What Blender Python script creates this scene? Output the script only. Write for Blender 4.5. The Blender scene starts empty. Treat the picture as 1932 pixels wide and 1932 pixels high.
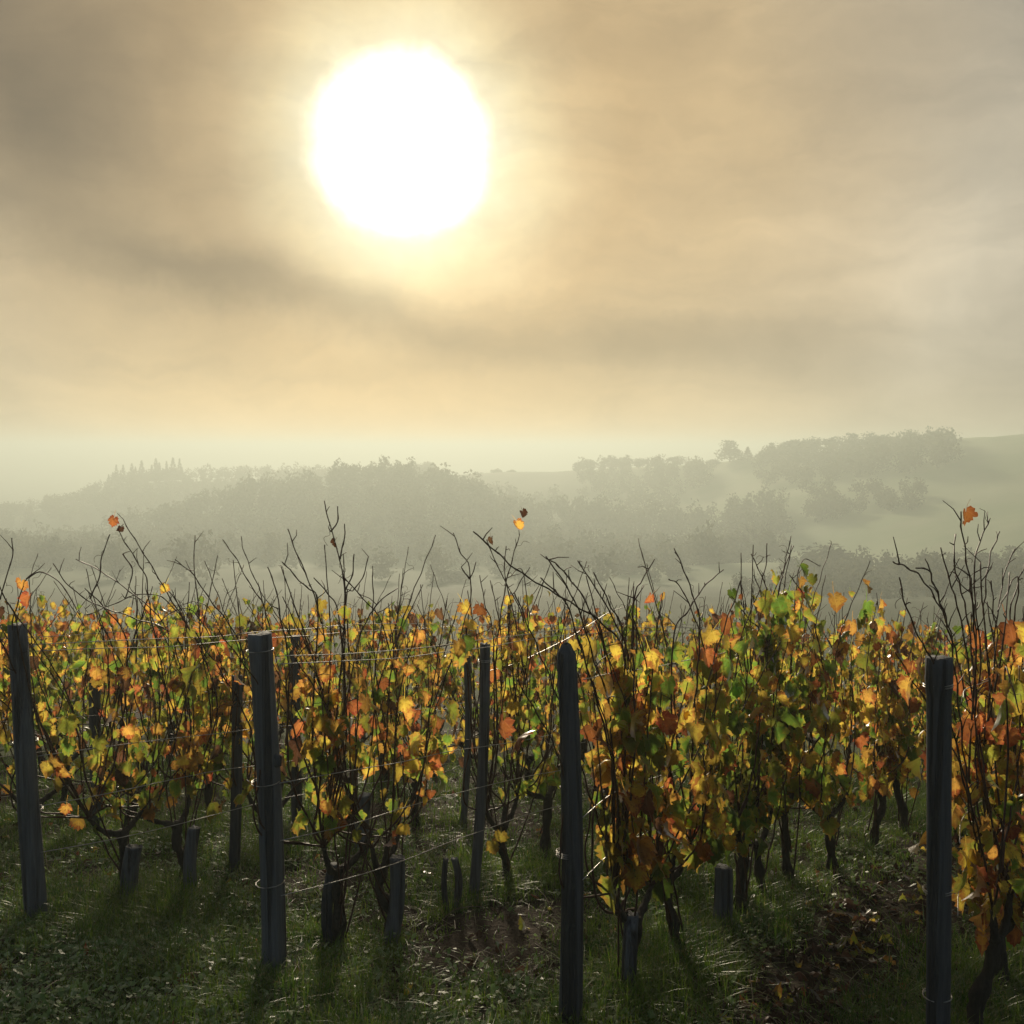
import bpy, math, random
import numpy as np
from mathutils import Vector, Matrix, noise as mnoise

random.seed(7); rng = np.random.default_rng(7)
SC = bpy.context.scene
COL = SC.collection
R = math.radians

# ------------------------------------------------------------------ camera
FPX, CX, CY, HOR = 1937.0, 966.0, 966.0, 850.0      # focal length / centre / level line, in units of a 1932 px picture
PITCH = math.atan((CY - HOR) / FPX)
CAMZ = 1.74
cam = bpy.data.cameras.new('camera'); cam.lens = 36 * FPX / 1932; cam.sensor_width = 36
cam.clip_start = .05; cam.clip_end = 9000
co = bpy.data.objects.new('camera', cam); COL.objects.link(co)
co.location = (0, 0, CAMZ); co.rotation_euler = (R(90) - PITCH, 0, 0)
SC.camera = co
CAM = Vector((0, 0, CAMZ))

def ray(px, py):
    a, b = (px - CX) / FPX, -(py - CY) / FPX
    return Vector((a, math.cos(PITCH) + math.sin(PITCH) * b, -math.sin(PITCH) + math.cos(PITCH) * b))
def az_el(px, py):
    d = ray(px, py).normalized()
    return math.degrees(math.atan2(d.x, d.y)), math.degrees(math.asin(d.z))

SUN_AZ, SUN_EL = az_el(750, 272)                    # degrees
SUN_DIR = ray(750, 272).normalized()

# ------------------------------------------------------------------ sky
class NT:
    """small helper for shader node trees"""
    def __init__(s, tree): s.t = tree; tree.nodes.clear()
    def n(s, kind, **kw):
        nd = s.t.nodes.new(kind)
        for k, v in kw.items(): setattr(nd, k, v)
        return nd
    def link(s, a, b): s.t.links.new(a, b)
    def put(s, sock, v):
        if hasattr(v, 'is_output'): s.link(v, sock)
        elif v is not None: sock.default_value = v
    def m(s, op, a, b=None, c=None, clamp=False):
        nd = s.n('ShaderNodeMath', operation=op, use_clamp=clamp)
        for i, v in enumerate((a, b, c)): s.put(nd.inputs[i], v)
        return nd.outputs[0]
    def v(s, op, a, b=None):
        nd = s.n('ShaderNodeVectorMath', operation=op)
        s.put(nd.inputs[0], a)
        if b is not None: s.put(nd.inputs[1], b)
        return nd.outputs['Value'] if op in ('DOT_PRODUCT', 'LENGTH') else nd.outputs['Vector']
    def scale(s, a, k):
        nd = s.n('ShaderNodeVectorMath', operation='SCALE'); s.put(nd.inputs[0], a); s.put(nd.inputs['Scale'], k); return nd.outputs['Vector']
    def xyz(s, x, y, z=0.):
        nd = s.n('ShaderNodeCombineXYZ')
        for i, q in enumerate((x, y, z)): s.put(nd.inputs[i], q)
        return nd.outputs[0]
    def noise(s, vec, scale, detail=4., rough=.55, dist=0.):
        nd = s.n('ShaderNodeTexNoise'); s.put(nd.inputs['Vector'], vec)
        nd.inputs['Scale'].default_value = scale; nd.inputs['Detail'].default_value = detail
        nd.inputs['Roughness'].default_value = rough; nd.inputs['Distortion'].default_value = dist
        return nd.outputs['Fac'], nd.outputs['Color']
    def ramp(s, fac, stops, interp='LINEAR'):
        nd = s.n('ShaderNodeValToRGB'); nd.color_ramp.interpolation = interp
        e = nd.color_ramp.elements
        while len(e) < len(stops): e.new(.5)
        for el, (p, c) in zip(e, stops):
            el.position = p; el.color = (*c, 1) if len(c) == 3 else c
        s.put(nd.inputs[0], fac); return nd.outputs[0]
    def mix(s, fac, a, b, blend='MIX'):
        nd = s.n('ShaderNodeMix', data_type='RGBA', blend_type=blend)
        s.put(nd.inputs[0], fac)
        for i, q in ((6, a), (7, b)):
            s.put(nd.inputs[i], (*q, 1) if isinstance(q, tuple) and len(q) == 3 else q)
        return nd.outputs[2]
    def rng(s, x, a, b, c=0., d=1., smooth=True):
        nd = s.n('ShaderNodeMapRange', interpolation_type='SMOOTHSTEP' if smooth else 'LINEAR')
        for i, q in enumerate((x, a, b, c, d)): s.put(nd.inputs[i], q)
        return nd.outputs[0]

world = bpy.data.worlds.new('World'); SC.world = world; world.use_nodes = True
W = NT(world.node_tree)
dirn = W.n('ShaderNodeTexCoord').outputs['Generated']
sep = W.n('ShaderNodeSeparateXYZ'); W.link(dirn, sep.inputs[0])
az = W.m('MULTIPLY', W.m('ARCTAN2', sep.outputs[0], sep.outputs[1]), 180 / math.pi)
el = W.m('MULTIPLY', W.m('ARCSINE', sep.outputs[2]), 180 / math.pi)
wf, wc = W.noise(dirn, 5.5, 5., .6)
wv = W.n('ShaderNodeSeparateColor'); W.link(wc, wv.inputs[0])
wx = W.m('SUBTRACT', wv.outputs[0], .5); wy = W.m('SUBTRACT', wv.outputs[1], .5)
u = W.m('ADD', az, W.m('MULTIPLY', wx, 11.)); e = W.m('ADD', el, W.m('MULTIPLY', wy, 5.5))
theta = W.m('MULTIPLY', W.m('ARCCOSINE', W.m('MINIMUM', W.v('DOT_PRODUCT', dirn, tuple(SUN_DIR)), .999999)), 180 / math.pi)
thn = W.m('ADD', theta, W.m('MULTIPLY', wx, 5.0))
q = lambda d: d / 180
base = W.ramp(W.m('DIVIDE', W.m('MAXIMUM', thn, 0.), 180.),
              [(q(3.5), (1.2, 1.1, .80)), (q(4.7), (1.06, .96, .64)), (q(5.6), (.98, .85, .52)), (q(6.8), (.90, .73, .40)), (q(9), (.67, .485, .24)), (q(11.5), (.57, .395, .185)), (q(18), (.60, .435, .225)),
               (q(30), (.50, .43, .31)), (q(55), (.25, .245, .22)), (q(95), (.125, .15, .19)), (q(175), (.095, .13, .19))])
BLOBS = [(-20, 60, 15., 7.5, -25, -.66), (70, 330, 9., 4.5, -20, -.26), (380, 520, 8., 1.6, -14, -.30), (640, 590, 7., 1.4, -12, -.26), (900, 640, 7., 1.5, -8, -.22),
         (1330, 655, 9., 2.1, 0, -.44), (1180, 90, 8., 3., 10, -.10), (1560, 240, 7., 3.5, 25, -.13), (1760, 470, 8.5, 4., -8, .30), (820, 500, 8., 1.8, -10, .10),
         (420, 690, 9., 1.5, -6, .05), (260, 340, 6., 2.5, 30, .10), (1750, 60, 7., 4., 0, -.10), (1000, 790, 10., 1.3, 0, -.05)]
gain = 1.0
for (px, py, sx, sy, rot, g) in BLOBS:
    a0, e0 = az_el(px, py); c, s_ = math.cos(R(rot)), math.sin(R(rot))
    du, de = W.m('SUBTRACT', u, a0), W.m('SUBTRACT', e, e0)
    p = W.m('DIVIDE', W.m('ADD', W.m('MULTIPLY', du, c), W.m('MULTIPLY', de, s_)), sx)
    r_ = W.m('DIVIDE', W.m('SUBTRACT', W.m('MULTIPLY', de, c), W.m('MULTIPLY', du, s_)), sy)
    k = W.m('EXPONENT', W.m('MULTIPLY', W.m('ADD', W.m('MULTIPLY', p, p), W.m('MULTIPLY', r_, r_)), -1.))
    gain = W.m('MULTIPLY_ADD', k, g * (.9 if g < 0 else 1.1), gain)
st = W.xyz(W.m('MULTIPLY', u, .045), W.m('MULTIPLY', e, .16), 3.)
f1, _ = W.noise(st, 2.2, 5., .55, .4)
f2, _ = W.noise(dirn, 9., 5., .6)
gain = W.m('MULTIPLY', gain, W.rng(f1, .25, .75, .85, 1.15, False))
gain = W.m('MULTIPLY', gain, W.rng(f2, .25, .75, .91, 1.09, False))
# the cloud is thinner and warmer right under the sun, greyer where it is thick
grey = W.rng(gain, .55, 1.1, 1., 0.)
cl = W.mix(1., base, W.mix(grey, (1., 1., 1.), (.98, .99, 1.03)), 'MULTIPLY')
cl = W.scale(cl, gain)
core_th = W.m('ADD', theta, W.m('ADD', W.m('MULTIPLY', wx, 2.6), W.m('MULTIPLY', W.m('SUBTRACT', f2, .5), 2.2)))
core = W.rng(core_th, 5.25, 2.4, 0., 2.6)
# brighter strip of open sky just over the hills, on the sun's side
strip = W.m('MULTIPLY', W.rng(el, 5.0, .4), W.m('EXPONENT', W.m('MULTIPLY', W.m('POWER', W.m('DIVIDE', W.m('SUBTRACT', az, SUN_AZ), 30.), 2.), -1.)))
cl = W.v('MULTIPLY', cl, W.xyz(W.m('MULTIPLY_ADD', strip, .22, 1.), W.m('MULTIPLY_ADD', strip, .15, 1.), W.m('MULTIPLY_ADD', strip, .03, 1.)))
cl = W.v('ADD', cl, W.scale(W.xyz(1., .93, .72), core))
sky = W.n('ShaderNodeTexSky', sky_type='NISHITA', sun_disc=False, sun_elevation=R(SUN_EL), sun_rotation=R(SUN_AZ))
clear = W.scale(sky.outputs[0], .08)
tot = W.mix(.93, clear, cl)
bg = W.n('ShaderNodeBackground'); W.link(tot, bg.inputs[0]); bg.inputs[1].default_value = 1.0
wo = W.n('ShaderNodeOutputWorld'); W.link(bg.outputs[0], wo.inputs[0])

# ------------------------------------------------------------------ sun
sl = bpy.data.lights.new('sun', 'SUN'); sl.energy = 4.6; sl.angle = R(6); sl.color = (1., .85, .64)
so = bpy.data.objects.new('sun', sl); COL.objects.link(so)
so.rotation_euler = (-SUN_DIR).to_track_quat('-Z', 'Y').to_euler(); so.location = (0, 0, 60)

vs = SC.view_settings
vs.view_transform = 'Standard'; vs.look = 'None'; vs.exposure = 0; vs.gamma = 1; vs.use_curve_mapping = False
cy = SC.cycles
cy.max_bounces = 6; cy.diffuse_bounces = 3; cy.glossy_bounces = 2; cy.transmission_bounces = 4; cy.volume_bounces = 1
cy.use_denoising = True; cy.sample_clamp_indirect = 4
try: cy.denoiser = 'OPENIMAGEDENOISE'
except Exception: pass

HAZE_DENSITY, HAZE_ANISO, HAZE_COLOR = .0029, .42, (.585, .65, .605)

# ------------------------------------------------------------------ mesh helpers
def tag(o, label=None, cat=None, group=None, kind=None):
    if label: o['label'] = label
    if cat: o['category'] = cat
    if group: o['group'] = group
    if kind: o['kind'] = kind
    return o
def empty(name, loc, label=None, cat=None, group=None):
    o = bpy.data.objects.new(name, None); COL.objects.link(o); o.location = loc; o.empty_display_size = .1
    return tag(o, label, cat, group)
def link(name, me, parent=None, loc=None):
    o = bpy.data.objects.new(name, me); COL.objects.link(o)
    if parent is not None: o.parent = parent
    if loc is not None: o.location = loc
    return o
def mesh(name, V, F, mats, uv=None, midx=None, smooth=True, attr=None):
    """V (n,3); F a list of (m,k) integer arrays or one array; uv per vertex"""
    V = np.asarray(V, np.float32)
    Fs = F if isinstance(F, list) else [F]
    Fs = [np.asarray(f, np.int32) for f in Fs if len(f)]
    me = bpy.data.meshes.new(name)
    idx = np.concatenate([f.ravel() for f in Fs])
    tot_ = np.concatenate([np.full(len(f), f.shape[1], np.int32) for f in Fs])
    me.vertices.add(len(V)); me.vertices.foreach_set('co', V.ravel())
    me.loops.add(len(idx)); me.loops.foreach_set('vertex_index', idx)
    me.polygons.add(len(tot_))
    me.polygons.foreach_set('loop_start', (np.cumsum(tot_) - tot_).astype(np.int32))
    for m_ in (mats if isinstance(mats, (list, tuple)) else [mats]): me.materials.append(m_)
    if midx is not None: me.polygons.foreach_set('material_index', np.asarray(midx, np.int32))
    if smooth: me.polygons.foreach_set('use_smooth', np.ones(len(tot_), bool))
    if uv is not None:
        l = me.uv_layers.new(name='UVMap'); l.data.foreach_set('uv', np.asarray(uv, np.float32)[idx].ravel())
    if attr:
        for k, a in attr.items():
            at_ = me.attributes.new(k, 'FLOAT', 'POINT'); at_.data.foreach_set('value', np.asarray(a, np.float32))
    me.update(calc_edges=True); me.validate()
    return me
class MB:
    def __init__(s): s.V = []; s.Q = []; s.T = []; s.U = []; s.n = 0
    def add(s, V, Q=None, T=None, U=None):
        V = np.asarray(V, float)
        if Q is not None and len(Q): s.Q.append(np.asarray(Q) + s.n)
        if T is not None and len(T): s.T.append(np.asarray(T) + s.n)
        s.V.append(V); s.U.append(np.zeros((len(V), 2)) if U is None else np.asarray(U)); s.n += len(V)
    def mesh(s, name, mats, smooth=True):
        F = []
        if s.Q: F.append(np.concatenate(s.Q))
        if s.T: F.append(np.concatenate(s.T))
        return mesh(name, np.concatenate(s.V), F, mats, np.concatenate(s.U), smooth=smooth)
    def tube(s, P, rad, sides=6, cap=True, jitter=0., ang=None):
        P = np.asarray(P, float); n = len(P); rad = np.broadcast_to(np.asarray(rad, float), (n,))
        t = np.gradient(P, axis=0); t /= np.linalg.norm(t, axis=1)[:, None] + 1e-9
        ref = np.array([1., 0, 0]) if abs(t[0][0]) < .7 else np.array([0., 1, 0])
        a = np.cross(t, ref); a /= np.linalg.norm(a, axis=1)[:, None] + 1e-9
        b = np.cross(t, a)
        th = np.arange(sides) * 2 * math.pi / sides
        rr = rad[:, None] * (1 + jitter * rng.normal(size=(n, sides)))
        V = P[:, None] + rr[..., None] * (np.cos(th)[None, :, None] * a[:, None] + np.sin(th)[None, :, None] * b[:, None])
        V = V.reshape(-1, 3)
        i = np.arange(n - 1)[:, None] * sides; j = np.arange(sides)[None]; j2 = (j + 1) % sides
        Q = np.stack([i + j, i + j2, i + sides + j2, i + sides + j], -1).reshape(-1, 4)
        T = []
        if cap:
            V = np.vstack([V, P[0], P[-1]]); c0, c1 = n * sides, n * sides + 1
            for k in range(sides):
                T.append((c0, (k + 1) % sides, k)); T.append((c1, (n - 1) * sides + k, (n - 1) * sides + (k + 1) % sides))
        L = np.concatenate([[0], np.cumsum(np.linalg.norm(np.diff(P, axis=0), axis=1))])
        U = np.stack([np.tile(th / 6.2832, n), np.repeat(L, sides)], -1)
        if cap: U = np.vstack([U, [0, 0], [0, L[-1]]])
        s.add(V, Q, np.array(T) if T else None, U)
def curve_through(P, step):
    """Catmull-Rom resampling of a polyline"""
    P = [np.asarray(p, float) for p in P]
    if len(P) < 3:
        n = max(2, int(np.linalg.norm(P[1] - P[0]) / step) + 1)
        return np.array([P[0] + (P[1] - P[0]) * k / (n - 1) for k in range(n)])
    Q = [2 * P[0] - P[1]] + P + [2 * P[-1] - P[-2]]; out = []
    for i in range(1, len(Q) - 2):
        n = max(2, int(np.linalg.norm(Q[i + 1] - Q[i]) / step) + 1)
        for k in range(n):
            t = k / n; a, b, c, d = Q[i - 1:i + 3]
            out.append(.5 * (2 * b + (c - a) * t + (2 * a - 5 * b + 4 * c - d) * t * t + (3 * b - a - 3 * c + d) * t ** 3))
    out.append(P[-1]); return np.array(out)

# value noise for numpy arrays
_G = rng.random((64, 64))
def vnoise(x, y):
    xi, yi = np.floor(x).astype(int), np.floor(y).astype(int); fx, fy = x - xi, y - yi
    fx = fx * fx * (3 - 2 * fx); fy = fy * fy * (3 - 2 * fy); g = lambda a, b: _G[a % 64, b % 64]
    return (g(xi, yi) * (1 - fx) + g(xi + 1, yi) * fx) * (1 - fy) + (g(xi, yi + 1) * (1 - fx) + g(xi + 1, yi + 1) * fx) * fy
def fbm(x, y, o=4):
    s = 0; a = .5
    for k in range(o): s = s + a * (vnoise(x * 2 ** k + 17.3 * k, y * 2 ** k + 9.1 * k) - .5); a *= .5
    return s

# ------------------------------------------------------------------ terrain heights
class Ridge:
    def __init__(s, pts, treeh, front, back):
        A, D, Z = [], [], []
        for (px, py, d) in pts:
            a, e_ = az_el(px, py); A.append(a); D.append(d); Z.append(CAMZ + d * math.tan(R(e_)) - treeh)
        s.A, s.D, s.Z, s.f, s.b = np.array(A), np.array(D), np.array(Z), front, back
    def at(s, a): return np.interp(a, s.A, s.D), np.interp(a, s.A, s.Z)
    def h(s, a, r):
        D, Z = s.at(a)
        out = np.maximum(s.A[0] - a, 0) + np.maximum(a - s.A[-1], 0)
        Z = Z - .9 * out
        return np.where(r < D, Z - s.f * (D - r), Z - s.b * (r - D))
R1 = Ridge([(700, 900, 470), (880, 893, 460), (1075, 886, 450), (1200, 882, 440), (1340, 876, 420), (1440, 866, 400), (1640, 846, 385), (1780, 830, 375), (1932, 816, 370), (2300, 800, 360), (3200, 830, 350)], 0, .155, .06)
R2 = Ridge([(-500, 1160, 300), (-120, 1100, 320), (0, 1062, 330), (60, 1035, 330), (150, 1000, 330), (240, 965, 330), (330, 945, 330), (400, 925, 330), (470, 900, 330), (560, 885, 330), (640, 874, 330), (720, 866, 330), (770, 860, 328), (800, 868, 325),
            (850, 878, 320), (900, 897, 315), (950, 917, 310), (1050, 932, 312), (1150, 946, 312), (1250, 962, 310), (1320, 985, 308), (1400, 1008, 304), (1480, 1035, 300), (1560, 1065, 296)], 6.8, .20, .25)
R3 = Ridge([(-600, 1030, 533), (-100, 985, 522), (0, 965, 512), (60, 937, 512), (110, 920, 512), (150, 922, 512), (200, 888, 506), (240, 879, 506), (330, 874, 506), (400, 873, 501), (480, 870, 501), (560, 870, 496), (640, 876, 491), (720, 886, 491), (800, 902, 491)], 7.5, .2, .12)
def smax(a, b, k=2.5): return .5 * (a + b + np.sqrt((a - b) ** 2 + k * k)) - k * .02
def G(x, y):
    x, y = np.asarray(x, float), np.asarray(y, float)
    yy = np.maximum(y, -40.)
    z = -.0893 * yy - .078 * .5 * (np.sqrt((yy - 5.3) ** 2 + 1.) + (yy - 5.3)) + .078 * .5 * (math.sqrt(5.3 ** 2 + 1) - 5.3)
    xx = np.maximum(x, -20) - 1.7; z = z - .095 * .5 * (np.sqrt(xx ** 2 + .3) + xx) * np.clip(1.5 - np.abs(y) / 60, 0, 1)
    z = np.where(z < 0, -38 * (1 - np.exp(z / 38)), z)
    r = np.hypot(x, y); a = np.degrees(np.arctan2(x, y))
    far = np.clip((r - 110) / 60, 0, 1)
    hh = z.copy()
    for rd in (R1, R2, R3):
        hr = rd.h(a, r)
        hh = np.where(far > 0, smax(hh, hr), hh)
    z = z + (hh - z) * far
    z = z + np.where(r > 40, fbm(x * .02, y * .02) * 5 * np.clip((r - 40) / 120, 0, 1), 0)
    return np.maximum(z, -40.)
def bumps(x, y):
    near = np.clip((30 - np.hypot(x, y)) / 20, 0, 1)
    return near * (fbm(x * 2.2, y * 2.2, 5) * .09 + np.maximum(fbm(x * 9, y * 9, 3), 0) * .05)
def gz(x, y): return float(G(x, y) + bumps(np.array(x), np.array(y)))
def ground_pt(px, py):
    d = ray(px, py); a, b = .5, 60.
    for _ in range(50):
        m_ = (a + b) / 2; p = CAM + d * m_
        if p.z > float(G(p.x, p.y)): a = m_
        else: b = m_
    p = CAM + d * b
    return Vector((p.x, p.y, gz(p.x, p.y)))

# ------------------------------------------------------------------ materials
def material(name, build):
    m_ = bpy.data.materials.new(name); m_.use_nodes = True
    t = NT(m_.node_tree); sh = build(t)
    o = t.n('ShaderNodeOutputMaterial'); t.link(sh, o.inputs[0]); return m_
def principled(t, color, rough=.7, spec=.3, bump=None, strength=.5, dist=.01, metal=0.):
    p = t.n('ShaderNodeBsdfPrincipled'); t.put(p.inputs['Base Color'], (*color, 1) if isinstance(color, tuple) and len(color) == 3 else color)
    t.put(p.inputs['Roughness'], rough); p.inputs['Specular IOR Level'].default_value = spec; p.inputs['Metallic'].default_value = metal
    if bump is not None:
        b = t.n('ShaderNodeBump'); b.inputs['Strength'].default_value = strength; b.inputs['Distance'].default_value = dist
        t.put(b.inputs['Height'], bump); t.link(b.outputs[0], p.inputs['Normal'])
    return p.outputs[0]

def leaf_shader(t, ca, cb, cc, trans=.72, spec=.3, rough=.38):
    """ca in the middle of the blade, cb towards its margin, cc in spots"""
    uvn = t.n('ShaderNodeUVMap').outputs[0]
    geo = t.n('ShaderNodeNewGeometry').outputs['Position']
    rnd = t.n('ShaderNodeObjectInfo').outputs['Random']
    f, _ = t.noise(geo, 28., 4., .6); fs, _ = t.noise(geo, 95., 3., .6); fb, _ = t.noise(geo, 7., 2., .5)
    d = t.v('LENGTH', t.v('SUBTRACT', uvn, (.0, .3, 0.)))
    edge = t.rng(t.m('ADD', t.m('MULTIPLY', d, 1.15), t.m('MULTIPLY', t.m('SUBTRACT', f, .5), 1.6)), .34, .62)
    edge = t.m('MULTIPLY', edge, t.rng(t.m('ADD', fb, t.m('MULTIPLY', t.m('SUBTRACT', rnd, .5), .5)), .35, .6, .35, 1.))
    c = t.mix(edge, ca, cb)
    c = t.mix(t.m('MULTIPLY', t.rng(fs, .56, .68), .6), c, cc)
    # veins: lines that leave the leaf's stalk
    su = t.n('ShaderNodeSeparateXYZ'); t.link(uvn, su.inputs[0])
    an = t.m('ARCTAN2', t.m('ABSOLUTE', su.outputs[0]), t.m('ADD', su.outputs[1], .02))
    vv = t.m('ABSOLUTE', t.m('SUBTRACT', t.m('FRACT', t.m('ADD', t.m('DIVIDE', an, .9), .5)), .5))
    vein = t.rng(t.m('MULTIPLY', vv, t.v('LENGTH', uvn)), .045, .015)
    c = t.mix(t.m('MULTIPLY', vein, .35), c, tuple(min(1, x * 1.25 + .05) for x in ca))
    hsv = t.n('ShaderNodeHueSaturation'); t.link(c, hsv.inputs['Color'])
    t.put(hsv.inputs['Hue'], t.rng(fb, .3, .7, .488, .512, False)); t.put(hsv.inputs['Value'], t.rng(rnd, 0., 1., .42, 1.2, False)); hsv.inputs['Saturation'].default_value = .95
    c = hsv.outputs[0]
    df = t.n('ShaderNodeBsdfDiffuse'); t.link(t.scale(c, .6), df.inputs[0])
    tr = t.n('ShaderNodeBsdfTranslucent'); t.link(c, tr.inputs[0])
    mx = t.n('ShaderNodeMixShader'); mx.inputs[0].default_value = trans; t.link(df.outputs[0], mx.inputs[1]); t.link(tr.outputs[0], mx.inputs[2])
    gl = t.n('ShaderNodeBsdfGlossy'); gl.inputs['Roughness'].default_value = rough; gl.inputs[0].default_value = (.9, .9, .9, 1)
    fr = t.n('ShaderNodeFresnel'); fr.inputs[0].default_value = 1.36
    m2 = t.n('ShaderNodeMixShader'); t.link(t.m('MULTIPLY', fr.outputs[0], spec), m2.inputs[0]); t.link(mx.outputs[0], m2.inputs[1]); t.link(gl.outputs[0], m2.inputs[2])
    return m2.outputs[0]
LEAF = [
    material('leaf_green', lambda t: leaf_shader(t, (.18, .34, .03), (.42, .42, .035), (.18, .13, .03))),
    material('leaf_olive', lambda t: leaf_shader(t, (.40, .46, .04), (.62, .34, .04), (.26, .12, .03))),
    material('leaf_yellow', lambda t: leaf_shader(t, (.80, .60, .05), (.52, .20, .03), (.34, .12, .03))),
    material('leaf_orange', lambda t: leaf_shader(t, (.78, .44, .05), (.46, .12, .02), (.22, .07, .03))),
    material('leaf_rust', lambda t: leaf_shader(t, (.52, .17, .03), (.36, .07, .02), (.18, .05, .03))),
    material('leaf_brown', lambda t: leaf_shader(t, (.26, .12, .05), (.18, .07, .035), (.10, .045, .03), .45)),
    material('leaf_dead', lambda t: leaf_shader(t, (.10, .055, .03), (.065, .035, .02), (.05, .03, .02), .25, .12, .5)),
]
def cane_sh(t):
    uvn = t.n('ShaderNodeUVMap').outputs[0]; geo = t.n('ShaderNodeNewGeometry').outputs['Position']
    f, _ = t.noise(geo, 40., 3., .6)
    return principled(t, t.mix(f, (.030, .016, .011), (.10, .05, .03)), .55, .25)
M_CANE = material('cane_bark', cane_sh)
def bark_sh(t):
    co_ = t.n('ShaderNodeTexCoord').outputs['Object']
    f, _ = t.noise(t.v('MULTIPLY', co_, (1., 1., .18)), 70., 5., .65, .6); g, _ = t.noise(co_, 14., 3., .6)
    return principled(t, t.mix(f, (.018, .014, .012), t.mix(g, (.075, .055, .042), (.10, .10, .075))), .85, .2, f, 1., .012)
M_BARK = material('vine_bark', bark_sh)
def wood_sh(t, dark=1.):
    co_ = t.n('ShaderNodeTexCoord').outputs['Object']
    rnd = t.n('ShaderNodeObjectInfo').outputs['Random']
    cz = t.v('ADD', t.v('MULTIPLY', co_, (1., 1., .035)), t.scale(t.xyz(1., 2., 3.), rnd))
    f, _ = t.noise(cz, 60., 5., .65, .3); g, _ = t.noise(cz, 18., 4., .6, .5); m_, _ = t.noise(co_, 9., 4., .6)
    c = t.mix(f, (.024 * dark, .027 * dark, .030 * dark), (.25 * dark, .265 * dark, .275 * dark))
    c = t.mix(t.m('MULTIPLY', t.rng(g, .52, .38), .75), c, (.028, .027, .026))
    c = t.mix(t.m('MULTIPLY', t.rng(m_, .58, .70), .5), c, (.10, .125, .10))
    h = t.m('ADD', f, t.m('MULTIPLY', t.rng(g, .36, .5), .9))
    return principled(t, c, .78, .25, h, 1., .014)
M_WOOD = material('weathered_wood', wood_sh)
M_WOODDARK = material('dark_weathered_wood', lambda t: wood_sh(t, .65))
M_WIRE = material('galvanised_wire', lambda t: principled(t, (.42, .41, .39), .48, .5, metal=1.))

# ------------------------------------------------------------------ ground
rr = [0.]; r_ = 1.2
while r_ < 14: rr.append(r_); r_ *= 1.011
while r_ < 2500: rr.append(r_); r_ *= 1.028
rr = np.array(rr[1:])
aa = np.concatenate([np.arange(-38, 38, .25), np.arange(38, 322, 6.)])
aa = np.radians(aa); nA = len(aa)
X = rr[:, None] * np.sin(aa)[None]; Y = rr[:, None] * np.cos(aa)[None]
Z = G(X, Y) + bumps(X, Y)
V = np.stack([X, Y, Z], -1).reshape(-1, 3)
i = np.arange(len(rr) - 1)[:, None] * nA; j = np.arange(nA)[None]; j2 = (j + 1) % nA
Q = np.stack([i + j, i + nA + j, i + nA + j2, i + j2], -1).reshape(-1, 4)
V = np.vstack([V, [0, 0, float(G(0, 0))]])
T = np.array([(len(V) - 1, k, (k + 1) % nA) for k in range(nA)])

ROWDIR = ray(2450, 1013); ROWDIR = Vector((ROWDIR.x, ROWDIR.y, 0)).normalized()
ENDS = {1: ground_pt(70, 1745), 2: ground_pt(517, 1842), 3: ground_pt(1076, 1946), 4: ground_pt(1768, 2035)}
STEP = (ENDS[4] - ENDS[1]) / 3
for k in (0, -1, -2, -3, -4, -5): ENDS[k] = ENDS[k + 1] - Vector((STEP.x, STEP.y, 0))
for k in (5, 6): ENDS[k] = ENDS[k - 1] + Vector((STEP.x, STEP.y, 0))
NRM = Vector((ROWDIR.y, -ROWDIR.x, 0))          # across the rows, to the right
def row_coord(x, y):
    """(row number as a fraction, distance behind the row's end post)"""
    p = np.stack([np.asarray(x) - ENDS[1].x, np.asarray(y) - ENDS[1].y], -1)
    sp = STEP.x * NRM.x + STEP.y * NRM.y
    n = (p[..., 0] * NRM.x + p[..., 1] * NRM.y) / sp
    along = p[..., 0] * ROWDIR.x + p[..., 1] * ROWDIR.y - n * (STEP.x * ROWDIR.x + STEP.y * ROWDIR.y)
    return n + 1, along
def grassy(x, y):
    """1 where grass grows thick, 0 on the worn soil of the lanes"""
    n, al = row_coord(x, y)
    frac = n - np.floor(n)
    lane = np.clip(1 - np.abs(frac - .5) / .33, 0, 1)
    g = .60 + 2.1 * fbm(np.asarray(x) * 1.3 + 5, np.asarray(y) * 1.3, 4) - .20 * lane
    g = g + np.clip(-al, 0, 2) * .35
    bare = np.clip(1 - np.abs(n - 3.52) / .42, 0, 1) * np.clip(al * 1.2 + .9, 0, 1)
    return np.clip(g - .75 * bare, 0, 1)
rad = np.hypot(V[:, 0], V[:, 1]); azv = np.degrees(np.arctan2(V[:, 0], V[:, 1]))
grs = np.where(rad < 40, grassy(V[:, 0], V[:, 1]), 1.)
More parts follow.
